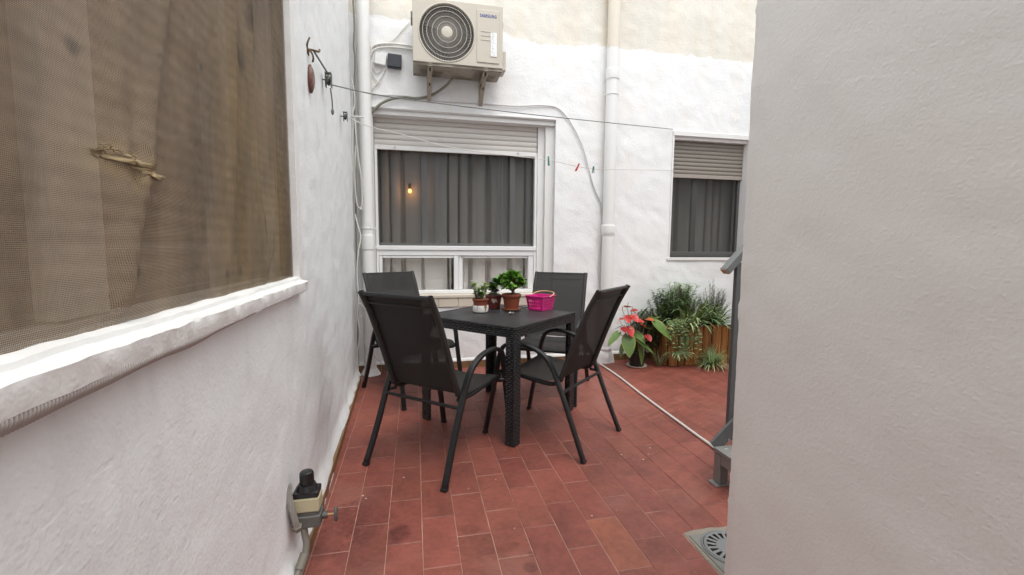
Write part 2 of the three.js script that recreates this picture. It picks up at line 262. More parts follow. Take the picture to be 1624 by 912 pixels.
// the house at the end of the patio: white below, cream above
const facadeTex = colour(1024, 1024, (u, v) => {
  const x = -0.7 + u * 5.3, y = v * 7;
  const edge = 3.2 + 0.05 * (noise(x * 1.7, 0.5, 601) - 0.5) + 0.05 * (fbm(x * 14, y * 9, 611, 3) - 0.5) + 0.05 * smooth(1.9, 0.6, x) - 0.05 * smooth(2.0, 1.2, x) * smooth(0.6, 1.2, x);
  const a = fbm(x * 3, y * 3, 621, 4), b = fbm(x * 16, y * 12, 631, 3);
  if (y > edge) { const drip = smooth(0.5, 0.8, fbm(x * 9, y * 0.9, 641, 3)), k = 0.72 + 0.14 * (a - 0.5) + 0.05 * (b - 0.5), rusty = 0.55 * smooth(0.45, 0.75, fbm(x * 2.2 + 4, y * 2.2, 651, 3)) * smooth(0.9, 0.1, Math.abs(x + 0.1)) + 0.18 * drip + 0.5 * smooth(0.06, 0.0, Math.abs(x - 1.885)) * fbm(x * 20, y * 3, 655, 2); return [k * (1 - 0.06 * rusty), k * (0.95 - 0.16 * rusty), k * (0.855 - 0.30 * rusty)]; }
  let k = 0.815 + 0.05 * (a - 0.5) + 0.03 * (b - 0.5); const warm = 0.5 * smooth(0.62, 0.8, fbm(x * 5, y * 3, 661, 3)) + 0.8 * smooth(0.025, 0.0, Math.abs(x - 1.888)) * fbm(x * 30, y * 4, 656, 2); return [k, k * (1 - 0.05 * warm), k * (1 - 0.1 * warm)];
});
M.facade = std([1, 1, 1], 0.84, { map: facadeTex, bumpMap: plasterBump, bumpScale: 0.004 });
const BZ = -4.4;
const house = thing('house_facade', 'white plastered house wall with cream upper band and two shuttered windows', 'house wall', [0, 0, BZ]);
{
  const H = 6.4, W1 = { x0: -0.36, x1: 1.385, y0: 0.70, y1: 2.455 }, W2 = { x0: 2.69, x1: 3.62, y0: 1.10, y1: 2.40 };
  const rects = [[-0.68, W1.x0, 0, H], [W1.x0, W1.x1, 0, W1.y0], [W1.x0, W1.x1, W1.y1, H], [W1.x1, W2.x0, 0, H], [W2.x0, W2.x1, 0, W2.y0], [W2.x0, W2.x1, W2.y1, H], [W2.x1, 4.5, 0, H]];
  const skin = [], core = [];
  for (const [x0, x1, y0, y1] of rects) {
    skin.push(sheet(Math.ceil((x1 - x0) / 0.03), Math.ceil((y1 - y0) / 0.035), (s, t) => { const x = lerp(x0, x1, s), y = lerp(y0, y1, t); return [x, y - 0.01, lump(x, y, 700, 1.0) + (y > 3.2 ? -0.004 : 0)]; }, (s, t, q) => [q[0], q[1]]));
    core.push(bx(x0 + (x0 > -0.5 ? 0.0005 : 0), x1 - 0.0005, y0 - 0.05, y1, -0.24, -0.02, 0));
  }
  const g = merge(skin); { const uv = g.attributes.uv; for (let i = 0; i < uv.count; i++) uv.setXY(i, uv.getX(i), uv.getY(i)); }
  facadeTex.repeat.set(1 / 5.3, 1 / 7); facadeTex.offset.set(0.7 / 5.3, 0);
  mesh('plaster_wall', g, M.facade, house);
  mesh('wall_core', core, M.oldPaint, house);
  // rooms behind
  mesh('room_shell', [bx(-0.66, 2.2, 0, 0.02, -3.2, -0.24, 0), bx(-0.66, 2.2, 2.9, 2.95, -3.2, -0.24, 0), bx(-0.7, -0.66, 0, 2.95, -3.2, -0.24, 0), bx(2.2, 2.24, 0, 2.95, -3.2, -0.24, 0), bx(-0.7, 2.24, 0, 2.95, -3.24, -3.2, 0)], M.room, house);
  mesh('room_shell', [bx(2.3, 4.3, 0, 0.02, -3.2, -0.24, 0), bx(2.3, 4.3, 2.9, 2.95, -3.2, -0.24, 0), bx(2.26, 2.3, 0, 2.95, -3.2, -0.24, 0), bx(4.3, 4.34, 0, 2.95, -3.2, -0.24, 0), bx(2.26, 4.34, 0, 2.95, -3.24, -3.2, 0)], M.room, house);
  // big window
  const w = part('window', house); w.userData.label = 'wide white window with a half raised pale roller shutter and four panes';
  const rough = (g) => { const p = g.attributes.position; for (let i = 0; i < p.count; i++) { p.setX(i, p.getX(i) + 0.006 * (noise(p.getY(i) * 9, p.getZ(i) * 9, 41) - 0.5)); } g.computeVertexNormals(); return g; };
  const slab = (x0, x1, y0, y1, z0, z1) => { const nn = (d) => Math.max(1, Math.round(d / 0.05)); const q = new THREE.BoxGeometry(x1 - x0, y1 - y0, z1 - z0, nn(x1 - x0), nn(y1 - y0), 1).translate((x0 + x1) / 2, (y0 + y1) / 2, (z0 + z1) / 2); return worldUV(rough(q)); };
  mesh('outer_reveal', [slab(1.300, 1.386, 0.70, 2.456, -0.24, -0.055), slab(-0.37, 1.386, 2.400, 2.457, -0.24, -0.056)], M.oldPaint, w);
  mesh('inner_reveal', slab(1.232, 1.299, 0.70, 2.399, -0.24, -0.10), M.oldPaint, w); mesh('inner_reveal', slab(-0.40, -0.362, 0.72, 2.42, -0.24, -0.06), M.oldPaint, w);
  mesh('drip_edge', bx(-0.38, 1.39, 2.452, 2.468, -0.05, 0.012, 0.004), M.oldPaint, w);
  // roller shutter
  for (let i = 0; i < 6; i++) { const y = 2.155 + i * 0.0505; mesh(i ? 'shutter_slat_' + String(i).padStart(3, '0') : 'shutter_slat', shutterSlat(-0.358, 1.226, y, 0.0485, -0.128), M.shutterWhite, w); }
  mesh('shutter_bottom_rail', bx(-0.358, 1.228, 2.110, 2.153, -0.131, -0.113, 0.004), M.whitePaint, w);
  for (const x of [-0.17, 1.03]) mesh('shutter_stop', cyl(0.009, 0.009, 0.02, 0, 0, 0, 12).rotateX(Math.PI / 2).translate(x, 2.137, -0.105), M.greyAlu, w);
  // frame
  const zF = -0.12;
  mesh('window_frame', [bx(-0.358, -0.335, 0.745, 2.108, zF - 0.05, zF + 0.012), bx(1.205, 1.230, 0.745, 2.108, zF - 0.05, zF + 0.013), bx(-0.357, 1.229, 1.162, 1.205, zF - 0.05, zF + 0.022, 0.006), bx(-0.356, 1.228, 1.110, 1.160, zF - 0.05, zF + 0.010), bx(-0.3565, 1.2285, 0.732, 0.765, zF - 0.05, zF + 0.02)], M.whiteAlu, w);
  mesh('lower_sash', [bx(-0.333, -0.305, 0.767, 1.108, zF - 0.04, zF + 0.006), bx(0.384, 0.430, 0.767, 1.108, zF - 0.04, zF + 0.007), bx(-0.303, 0.382, 1.085, 1.107, zF - 0.038, zF + 0.004)], M.whiteAlu, w);
  mesh('lower_sash', [bx(0.433, 0.472, 0.767, 1.108, zF - 0.045, zF - 0.008), bx(1.150, 1.203, 0.767, 1.108, zF - 0.04, zF + 0.005), bx(0.474, 1.148, 1.085, 1.107, zF - 0.04, zF - 0.004)], M.whiteAlu, w);
  mesh('pane', bx(-0.304, 0.383, 0.766, 1.086, zF - 0.022, zF - 0.018, 0), M.glass, w);
  mesh('pane', bx(0.473, 1.149, 0.766, 1.086, zF - 0.034, zF - 0.030, 0), M.glass, w);
  mesh('sash_stop', bx(0.362, 0.383, 0.767, 1.084, zF - 0.06, zF - 0.03, 0.002), M.dark, w);
  for (const [x0, x1, dz] of [[0.075, 0.128, 0], [0.205, 0.252, -0.03], [0.846, 0.866, -0.03], [0.872, 0.884, 0], [0.962, 1.015, 0]]) mesh('sash_stile', bx(x0, x1, 1.207, 2.107, zF - 0.075 + dz, zF - 0.05 + dz, 0.003), M.greyAlu, w);
  mesh('sash_rail', [bx(-0.334, 1.204, 1.207, 1.232, zF - 0.1, zF - 0.052, 0.003)], M.greyAlu, w);
  mesh('pane', bx(-0.334, 0.206, 1.233, 2.12, zF - 0.066, zF - 0.062, 0), M.glass, w); mesh('pane', bx(0.208, 1.204, 1.233, 2.12, zF - 0.094, zF - 0.090, 0), M.glass, w);
  mesh('insect_screen', bx(-0.334, 1.204, 1.206, 2.12, zF - 0.030, zF - 0.028, 0), M.screen, w);
  const sill = mesh('sill', bx(-0.37, 1.39, 0.700, 0.731, -0.2, 0.025, 0.006), M.stone, w);
  for (let i = 0; i < 9; i++) mesh('sill_tile', bx(-0.355 + i * 0.193, -0.355 + i * 0.193 + 0.189, 0.612, 0.698, -0.015, 0.016, 0.004), M.stone, w);
  // small window
  const q = part('window', house); q.userData.label = 'narrow dark framed window under a brown roller shutter';
  mesh('surround', [bx(2.672, 2.692, 1.08, 2.42, -0.12, 0.010), bx(2.672, 3.66, 2.382, 2.432, -0.12, 0.013), bx(2.66, 3.66, 1.068, 1.100, -0.16, 0.016), bx(3.60, 3.64, 1.08, 2.42, -0.12, 0.009)], M.oldPaint, q);
  for (let i = 0; i < 10; i++) mesh(i ? 'shutter_slat_' + String(i).padStart(3, '0') : 'shutter_slat', shutterSlat(2.695, 3.599, 2.005 + i * 0.0425, 0.0405, -0.085), M.shutterBrown, q);
  mesh('shutter_bottom_rail', bx(2.695, 3.599, 1.962, 2.003, -0.092, -0.074), std([0.34, 0.30, 0.265], 0.5), q);
  mesh('window_frame', [bx(2.694, 2.712, 1.102, 1.96, -0.14, -0.10), bx(2.694, 3.599, 1.102, 1.160, -0.14, -0.098), bx(3.57, 3.599, 1.102, 1.96, -0.14, -0.101)], M.darkFrame, q);
  mesh('sash_stile', bx(3.005, 3.065, 1.162, 1.96, -0.14, -0.108), std([0.34, 0.33, 0.32], 0.4), q);
  mesh('pane', bx(2.713, 3.004, 1.161, 1.97, -0.128, -0.124, 0), M.glass, q); mesh('pane', bx(3.066, 3.569, 1.161, 1.97, -0.122, -0.118, 0), M.glass, q);
  mesh('insect_screen', bx(2.713, 3.569, 1.161, 1.97, -0.104, -0.102, 0), M.screen, q);
  // skirting tiles
  { const r = rng(5); let x = -0.6; while (x < 4.3) { const n = x + 0.28; mesh('skirting_tile', bx(x, n - 0.004, -0.01, 0.066 + 0.004 * r(), -0.02, 0.016 + 0.002 * r(), 0.003), M.ochre, house); x = n; } }
  mesh('skirting_plaster', sheet(160, 4, (s, t) => { const x = lerp(-0.6, 4.3, s), a = t * Math.PI; return [x, 0.066 + 0.03 * t + 0.006 * noise(x * 7, 2, 3), 0.019 * Math.cos(t * 1.4) + 0.006 * (noise(x * 11, t, 8) - 0.3)]; }, (s, t, p) => [p[0], p[1]]), M.oldPaint, house);
}
function shutterSlat(x0, x1, y, h, z) {                              // a curved slat with a shadow groove at each edge
  const prof = [[0, -0.006], [0.06, -0.001], [0.3, 0.004], [0.6, 0.0045], [0.88, 0.002], [1, -0.004]];
  const P = [], I = [], n = prof.length; for (const x of [x0, x1]) for (const [t, d] of prof) P.push(x, y + t * h, z + d + 0.006); for (const x of [x0, x1]) for (const [t] of prof) P.push(x, y + t * h, z - 0.004);
  for (let k = 0; k < n - 1; k++) { I.push(k, n + k, k + 1, k + 1, n + k, n + k + 1); I.push(2 * n + k, 2 * n + k + 1, 3 * n + k, 2 * n + k + 1, 3 * n + k + 1, 3 * n + k); I.push(k, k + 1, 2 * n + k, k + 1, 2 * n + k + 1, 2 * n + k); I.push(n + k, 3 * n + k, n + k + 1, n + k + 1, 3 * n + k, 3 * n + k + 1); }
  I.push(0, 2 * n, n, n, 2 * n, 3 * n, n - 1, 2 * n - 1, 3 * n - 1, 2 * n - 1, 4 * n - 1, 3 * n - 1);
  const g = new THREE.BufferGeometry(); g.setAttribute('position', new THREE.Float32BufferAttribute(P, 3)); g.setIndex(I); const f = g.toNonIndexed(); f.computeVertexNormals(); return worldUV(f);
}
// curtains and the lamp behind the panes
const clothBump = gray(128, (u, v) => 0.5 + 0.25 * Math.sin(u * 402) + 0.25 * Math.sin(v * 402), 0.05);
function curtain(label, x0, x1, y0, y1, z, mat, folds, amp, seed) {
  const n = Math.ceil((x1 - x0) * 260), f = (s) => { const x = s * folds + 0.9 * noise(s * folds * 0.7, 1, seed), i = Math.floor(x), t = x - i, w = 0.66 + 0.2 * hash(i, 3, seed); return t < w ? amp * (0.35 * Math.sin(Math.PI * t / w) + (hash(i, 5, seed) - 0.5) * 0.5 * (t / w - 0.5)) : -amp * (1.2 + 1.3 * hash(i, 7, seed)) * Math.sin(Math.PI * (t - w) / (1 - w)); };
  const g = sheet(n, 10, (s, t) => [lerp(x0, x1, s) + 0.012 * (noise(s * 30, t * 2, seed) - 0.5), lerp(y0, y1, t), z + f(s) * (1 - 0.15 * t)], (s, t, q) => [q[0], q[1]]);
  return tag(mesh('curtain', g, mat), label, 'curtain', undefined);
}
const curtGrey = std([0.80, 0.77, 0.72], 0.9, { bumpMap: clothBump, bumpScale: 0.0005 });
curtain('pale folded curtain filling the wide window behind its panes', -0.62, 1.9, 0.3, 2.5, BZ - 0.29, curtGrey, 15, 0.05, 3);
curtain('grey curtain hanging behind the narrow dark framed window', 2.5, 4.1, 0.6, 2.3, BZ - 0.33, curtGrey, 11, 0.055, 9);
{
  const p = onBack(650, 303, BZ - 0.240), l = thing('pendant_lamp', 'small lit bulb glowing behind the wide window', 'lamp', [p.x, p.y, p.z]);
  mesh('cord', bar([0, 0.06, 0], [0, 0.75, 0], 0.0012), M.cableWhite, l); mesh('socket', lathe([[0.001, 0.075], [0.012, 0.07], [0.015, 0.04], [0.014, 0.026]], 16), M.rust, l);
  mesh('bulb', new THREE.SphereGeometry(0.018, 20, 14).scale(1, 1.2, 1), std([0.9, 0.6, 0.3], 0.4, { emissive: rgb(1, 0.5, 0.14), emissiveIntensity: 4 }), l);
  const pl = new THREE.PointLight(0xffa850, 0.015, 0, 2); pl.position.set(0, 0, 0.03); pl.castShadow = true; l.add(pl);
}

// left house: wall with the big mesh-covered window, then a bare stretch to the corner
const LX = -0.46;
const left = thing('side_house_wall', 'white plastered side wall with a mesh covered window', 'house wall', [LX, 0, -1]);
{
  const H = 3.6, z2 = -2.0, z3 = -4.17, zb = 2.6, wz = { y0: 1.045, y1: 2.42, z0: -1.985, z1: 0.9 };
  const px = (x) => x - LX, pz = (z) => z + 1;
  const lx = (z) => z > z2 ? LX : lerp(LX - 0.004, -0.520, (z2 - z) / (z2 - z3));
  const skin = [], core = [];
  const patch = (za, zb_, y0, y1, f) => skin.push(sheet(Math.ceil(Math.abs(zb_ - za) / 0.025), Math.ceil((y1 - y0) / 0.03), (s, t) => { const z = lerp(za, zb_, s), y = lerp(y0, y1, t); return [px(f(z, y)), y, pz(z)]; }, (s, t, q) => [q[2], q[1]]));
  const foot = (y, z) => 0.030 * smooth(0.11, 0.02, y + 0.035 * (noise(z * 9, 1, 812) - 0.5)) + 0.008 * smooth(0.25, 0, y);
  const near = (z, y) => LX + lump(z, y, 800, 0.55) * smooth(1.05, 0.98, y) + (z < -0.6 ? foot(y, z) : 0.02 * smooth(0.1, 0.03, y)) + 0.005 * (fbm(z * 3 + y * 1.5, y * 5 - z * 4, 808, 3) - 0.5);
  patch(z2, wz.z0, wz.y0 - 0.0, H, near); patch(z2, zb, -0.02, wz.y0, near); patch(wz.z0, zb, wz.y1, H, near); patch(wz.z1, zb, wz.y0, wz.y1, near);
  patch(z3, z2, -0.02, H, (z, y) => lx(z) + lump(z * 0.8, y, 820, 0.8) * smooth(0, 0.04, z2 - z) + foot(y, z));
  skin.push(sheet(4, 140, (s, t) => [px(lerp(lx(z3) - 0.12, lx(z3) + lump(z3 * 0.8, lerp(-0.02, H, t), 820, 0.8) + foot(lerp(-0.02, H, t), z3), s)), lerp(-0.02, H, t), pz(z3)], (s, t, q) => [q[0], q[1]]));
  mesh('plaster_wall', merge(skin), M.plaster, left);
  for (const [za, zc, ya, yb] of [[z2 + 0.001, wz.z0, wz.y0, H], [z2 + 0.001, zb, -0.05, wz.y0 - 0.001], [wz.z0 + 0.001, zb, wz.y1 + 0.001, H], [wz.z1 + 0.001, zb, wz.y0, wz.y1]]) core.push(bx(px(LX - 0.30), px(LX - 0.02), ya, yb, pz(za), pz(zc), 0));
  core.push(bx(px(-0.80), px(-0.545), -0.05, H, pz(z3 + 0.002), pz(z2 - 0.001), 0)); core.push(bx(px(-0.80), px(-0.66), -0.05, H, pz(-4.66), pz(z3 - 0.002), 0));
  mesh('wall_core', core, M.oldPaint, left);
  // ochre skirting below the plaster lip
  for (let i = 0; i < 8; i++) { const a = z2 + 0.25 - i * 0.297, b = a - 0.292; if (b < z3 - 0.03) break; const g = bx(-0.03, 0.014, -0.01, 0.045, -0.146, 0.146, 0.003); g.rotateY(a > z2 ? 0 : Math.atan2(0.056, 2.17)); g.translate(px(lx((a + b) / 2) + 0.028), 0, pz((a + b) / 2)); mesh('skirting_tile', g, M.ochre, left); }
  mesh('skirting_tile', bx(px(LX - 0.02), px(LX + 0.034), -0.01, 0.03, pz(z2 + 0.26), pz(1.2), 0.003), M.ochre, left);
  mesh('room_shell', [bx(px(-1.9), px(-0.77), 0.3, 0.34, pz(-2.6), pz(2.0), 0), bx(px(-1.9), px(-0.77), 2.9, 2.94, pz(-2.6), pz(2.0), 0), bx(px(-1.94), px(-1.9), 0.3, 2.94, pz(-2.6), pz(2.0), 0), bx(px(-1.9), px(-0.77), 0.3, 2.94, pz(-2.64), pz(-2.6), 0), bx(px(-1.9), px(-0.77), 0.3, 2.94, pz(2.0), pz(2.04), 0)], M.room, left);
  const w = part('window', left); w.userData.label = 'window covered by a brown sagging mesh with a white sill';
  // white jamb strip, lintel
  const jamb = (y0, y1) => { const g = new THREE.BoxGeometry(0.085, y1 - y0, 0.062, 1, 50, 2).translate(px(LX - 0.0385), (y0 + y1) / 2, pz(-1.985)); const p = g.attributes.position; for (let i = 0; i < p.count; i++) p.setZ(i, p.getZ(i) + 0.004 * (noise(p.getY(i) * 14, 3, 5) - 0.5)); g.computeVertexNormals(); return worldUV(g); };
  mesh('jamb', [jamb(1.05, 2.44)], M.oldPaint, w);
  mesh('dark_gap_strip', bx(px(-0.52), px(-0.482), 1.09, 2.36, pz(-1.953), pz(-1.936), 0.002), M.dark, w);  // dark strip standing in for the shaded gap between mesh and jamb
  mesh('lintel', bx(px(-0.54), px(-0.452), 2.36, 2.45, pz(-1.95), pz(0.9), 0.006), M.oldPaint, w);
  // sill: ledge, fascia with a groove, uneven paint
  const sill = (prof, a, b) => sheet(320, prof.length - 1, (s, t) => { const q = prof[Math.round(t * (prof.length - 1))], z = lerp(a, b, s); return [px(q[0]) + 0.0055 * (fbm(z * 17, q[1] * 90, 831, 3) - 0.5), q[1] + 0.007 * (fbm(z * 13, q[0] * 60, 841, 4) - 0.5), pz(z)]; }, (s, t, q) => [q[2], q[1] + q[0]]);
  mesh('sill', [toCreasedNormals(sill([[-0.50, 1.088], [-0.462, 1.086], [-0.452, 1.083], [-0.450, 1.074], [-0.446, 1.072], [-0.428, 1.069], [-0.4245, 1.066], [-0.424, 1.060], [-0.4245, 1.036], [-0.426, 1.030], [-0.432, 1.028], [-0.47, 1.030]], -1.955, 1.0), 0.45), sheet(1, 1, (s, t) => [px(lerp(-0.5, -0.4255, s)), lerp(1.031, lerp(1.084, 1.067, s), t), pz(-1.955)])], M.oldPaint, w);
  // bunched hem of the mesh, hanging out below the fascia
  mesh('mesh_hem', sheet(3000, 5, (s, t) => { const z = lerp(-1.93, 0.9, s), a = t * Math.PI * 1.1, len = lerp(0.006, 0.023, smooth(-1.9, -0.7, z)) * (0.8 + 0.4 * noise(z * 7, 1, 851)); const rr = 0.5 + 0.5 * Math.sin(z * 1100 + 3 * noise(z * 60, 0, 4)); return [px(-0.4295 + 0.005 * Math.sin(a) - 0.006 * t + 0.0032 * rr), 1.036 - len * t, pz(z)]; }, (s, t, q) => [q[2], q[1]]), std([0.42, 0.38, 0.36], 0.85), w);
  // window frame and curtain seen through the mesh
  mesh('window_frame', [bx(px(-0.60), px(-0.56), 1.09, 2.36, pz(-0.98), pz(-0.86)), bx(px(-0.60), px(-0.561), 1.06, 1.085, pz(-1.9), pz(0.9))], std([0.74, 0.70, 0.65], 0.5), w);
  mesh('pane', bx(px(-0.584), px(-0.580), 1.1, 2.36, pz(-1.94), pz(0.9), 0), M.glass, w);
  mesh('outer_sill', bx(px(-0.64), px(-0.495), 1.02, 1.058, pz(-1.95), pz(0.9), 0.003), M.oldPaint, w);
  mesh('top_cover', bx(px(-0.64), px(-0.50), 2.35, 2.40, pz(-1.95), pz(0.9), 0.003), M.oldPaint, w);
  mesh('far_jamb', bx(px(-0.64), px(-0.478), 1.05, 2.40, pz(-2.0), pz(-1.962), 0.003), M.oldPaint, w);
  // the mesh itself
  const A = gray(128, (u, v) => { const a = Math.abs(((u * 8) % 1) - 0.5) * 2, b = Math.abs(((v * 8) % 1) - 0.5) * 2; return Math.max(smooth(0.46, 0.58, a), smooth(0.44, 0.56, b)); }, 0.0208);
  const B = gray(128, (u, v) => { const a = Math.abs(((u * 8) % 1) - 0.5) * 2, b = Math.abs(((v * 8) % 1) - 0.5) * 2, o = (Math.floor(u * 8 + 0.5) + Math.floor(v * 8 + 0.5)) % 2; return Math.max(a * (o ? 1 : 0.7), b * (o ? 0.7 : 1)); }, 0.0192);
  const T = colour(1024, 512, (u, v) => {
    const z = -2 + u * 3, y = 1.05 + v * 1.4, n = fbm(z * 3.2, y * 2.2, 861, 4), f = fbm(z * 30, y * 22, 871, 3), litFoldStreak = fbm(z * 9 + y * 2.5, y * 1.6, 881, 3);
    let k = 0.178 + 0.15 * (n - 0.5) + 0.07 * (f - 0.5) + 0.09 * (litFoldStreak - 0.5); const brown = smooth(0.35, 0.65, fbm(z * 1.5 + 1.2, y * 0.8, 891, 2));  // slanting pale streaks painted in for folds that catch the light
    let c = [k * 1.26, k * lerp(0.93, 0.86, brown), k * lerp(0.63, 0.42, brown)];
    for (const [sz, sy, r] of [[-1.2, 1.62, 0.012], [-0.9, 1.17, 0.014], [-1.28, 1.14, 0.012], [-1.33, 1.14, 0.010], [-1.38, 1.142, 0.009], [-0.8, 1.5, 0.016], [-1.55, 1.9, 0.05], [-1.45, 1.75, 0.06]]) { const d = Math.hypot(z - sz, y - sy) / r; if (d < 1.5) { const g = 0.55 * smooth(1.4, 0.2, d + 0.8 * (f - 0.5)); c = c.map((q) => q * (1 - g)); } }
    { const tc = onSide(195, 265, -0.47), q = Math.hypot((z - tc.z) / 0.15, (y - tc.y) / 0.06) + 0.9 * (f - 0.5) + 0.5 * (n - 0.5), g = 0.75 * smooth(1.0, 0.35, q); c = [lerp(c[0], 0.40, g), lerp(c[1], 0.295, g), lerp(c[2], 0.17, g)]; }   // dry, bleached fibres round the tear
    return c;
  });
  const folds = (z, y) => {
    let d = 0.016 * (fbm(z * 2.4 + y * 0.5, y * 1.4, 901, 3) - 0.5) + 0.004 * (fbm(z * 14 + y * 5, y * 3, 905, 3) - 0.5);
    for (const [z0, s, w0, a] of [[-1.05, -0.35, 0.035, 0.010], [-0.92, -0.12, 0.03, 0.006], [-1.55, 0.04, 0.03, 0.007], [-1.72, 0.02, 0.025, 0.006], [-1.4, -0.2, 0.04, 0.006], [-1.3, 0.12, 0.03, 0.005]]) { const q = (z - z0 - s * (y - 1.7)) / (0.6 * w0); d += 1.8 * a * Math.exp(-q * q) * (0.4 + noise(y * 3, z0 * 9, 903)); }
    d += 0.012 * Math.exp(-(((z + 1.62) / 0.12) ** 2) - (((y - 1.22) / 0.1) ** 2)) * (1 + 0.5 * Math.sin(z * 60 + y * 20));
    const tc = onSide(205, 265, -0.47), q = Math.hypot((z - tc.z) / 0.14, (y - tc.y) / 0.07); d += 0.007 * Math.exp(-q * q) * (1 + 0.6 * Math.sin(y * 190 + z * 40));
    return d;
  };
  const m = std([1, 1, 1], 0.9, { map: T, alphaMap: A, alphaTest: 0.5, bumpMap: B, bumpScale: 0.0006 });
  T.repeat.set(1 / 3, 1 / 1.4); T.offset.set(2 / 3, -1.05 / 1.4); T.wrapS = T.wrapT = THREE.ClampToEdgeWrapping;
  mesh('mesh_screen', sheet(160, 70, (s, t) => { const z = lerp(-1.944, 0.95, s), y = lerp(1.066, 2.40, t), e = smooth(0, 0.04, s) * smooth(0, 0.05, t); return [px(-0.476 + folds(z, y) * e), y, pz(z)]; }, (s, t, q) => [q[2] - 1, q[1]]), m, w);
  // where the mesh was torn and pulled together: a pale, dry, crumpled scar
  const scar = (u0, v0, u1, v1, wd, bulge, seed) => { const A0 = onSide(u0, v0, -0.462), A1 = onSide(u1, v1, -0.462); return sheet(60, 24, (s, t) => { const k = Math.sin(Math.PI * s) ** 0.8 * (0.6 + 0.8 * noise(s * 9, 1, seed)), z = lerp(A0.z, A1.z, s), y = lerp(A0.y, A1.y, s) + (t - 0.5) * wd * k + 0.006 * (noise(s * 9, 2, seed) - 0.5), q = Math.sin(Math.PI * t) * Math.sin(Math.PI * s); return [px(-0.474 + folds(z, y) + bulge * q * (0.6 + 0.5 * fbm(t * 5 + s * 1.5, s * 2.5, seed + 3, 3))), y, pz(z)]; }, (s, t, q) => [q[2], q[1]]); };
  const scarMat = std([1, 1, 1], 0.85, { map: colour(128, 128, (u, v) => { const n = fbm(u * 3, v * 40, 77, 3), d = smooth(0.5, 0.7, fbm(u * 5 + 2, v * 26, 79, 3)), k = 0.7 + 0.6 * (n - 0.4); return [lerp(0.44 * k, 0.12, d), lerp(0.33 * k, 0.08, d), lerp(0.18 * k, 0.042, d)]; }) }); scarMat.map.repeat.set(6, 6);
  const tr = rng(12), threads = Array.from({ length: 9 }, () => { const u = 150 + 110 * tr(), v = 236 + (u - 150) * 0.45 + 26 * (tr() - 0.5), l = 8 + 22 * tr(), P = [0, 0.33, 0.66, 1].map((t) => { const q = onSide(u + l * (t - 0.5), v + l * 0.4 * (t - 0.5) + 5 * (tr() - 0.5), -0.466); return V(px(-0.472 + folds(q.z, q.y) + 0.006 * Math.sin(Math.PI * t)), q.y, pz(q.z)); }); return tube(P, 0.0005 + 0.0006 * tr(), 10, 4); });
  mesh('torn_fold', [scar(156, 236, 226, 262, 0.018, 0.0035, 5), scar(196, 255, 266, 284, 0.020, 0.0035, 15), ...threads], scarMat, w);
}
// the stucco wall beside the passage
{
  const x0 = 1.012, ze = -1.25, zb = 2.6, H = 2.75, g = thing('stucco_wall', 'rough beige stucco wall standing alone beside the passage', 'wall', [x0, 0, -0.5]);
  const f = (z, y) => 0.008 * (fbm(z * 3, y * 3, 951, 3) - 0.5) + 0.0035 * (fbm(z * 12, y * 12, 955, 3) - 0.5);
  const skin = sheet(110, 150, (s, t) => { const y = lerp(-0.02, H, t), e = 0.012 * (fbm(y * 9, 2, 961, 4) - 0.5) + 0.005 * smooth(0.72, 0.85, noise(y * 30, 5, 962)), z = lerp(ze - e, zb, s); const rd = 0.012 * Math.pow(clamp(1 - (z - ze) / 0.014), 2); return [f(z, y) + rd, y, z + 0.5]; }, (s, t, q) => [q[2], q[1]]);
  const end = sheet(8, 150, (s, t) => { const y = lerp(-0.02, H, t), e = 0.012 * (fbm(y * 9, 2, 961, 4) - 0.5) + 0.005 * smooth(0.72, 0.85, noise(y * 30, 5, 962)); return [lerp(f(ze - e, y) + 0.012, 0.24, s), y, ze - e + 0.5]; }, (s, t, q) => [q[0], q[1]]);
  mesh('stucco_face', merge([skin, end]), M.stucco, g); mesh('wall_core', bx(0.03, 0.24, -0.05, H - 0.01, ze + 0.53, zb + 0.5, 0), M.stucco, g);
}
// walls outside the frame that close the light well
tag(mesh('end_wall', bx(-0.48, 1.26, -0.05, 2.4, 2.6, 2.8, 0), M.plaster), 'plain white wall closing the passage behind the viewer', 'wall');
tag(mesh('boundary_wall', bx(4.42, 4.6, -0.05, 5.2, -4.66, 2.6, 0), M.plaster), 'plain white boundary wall beyond the stair', 'wall');
tag(mesh('neighbour_wall', bx(1.27, 4.42, -0.05, 4.8, 1.2, 1.4, 0), M.plaster), 'plain white neighbour wall behind the stair', 'wall');
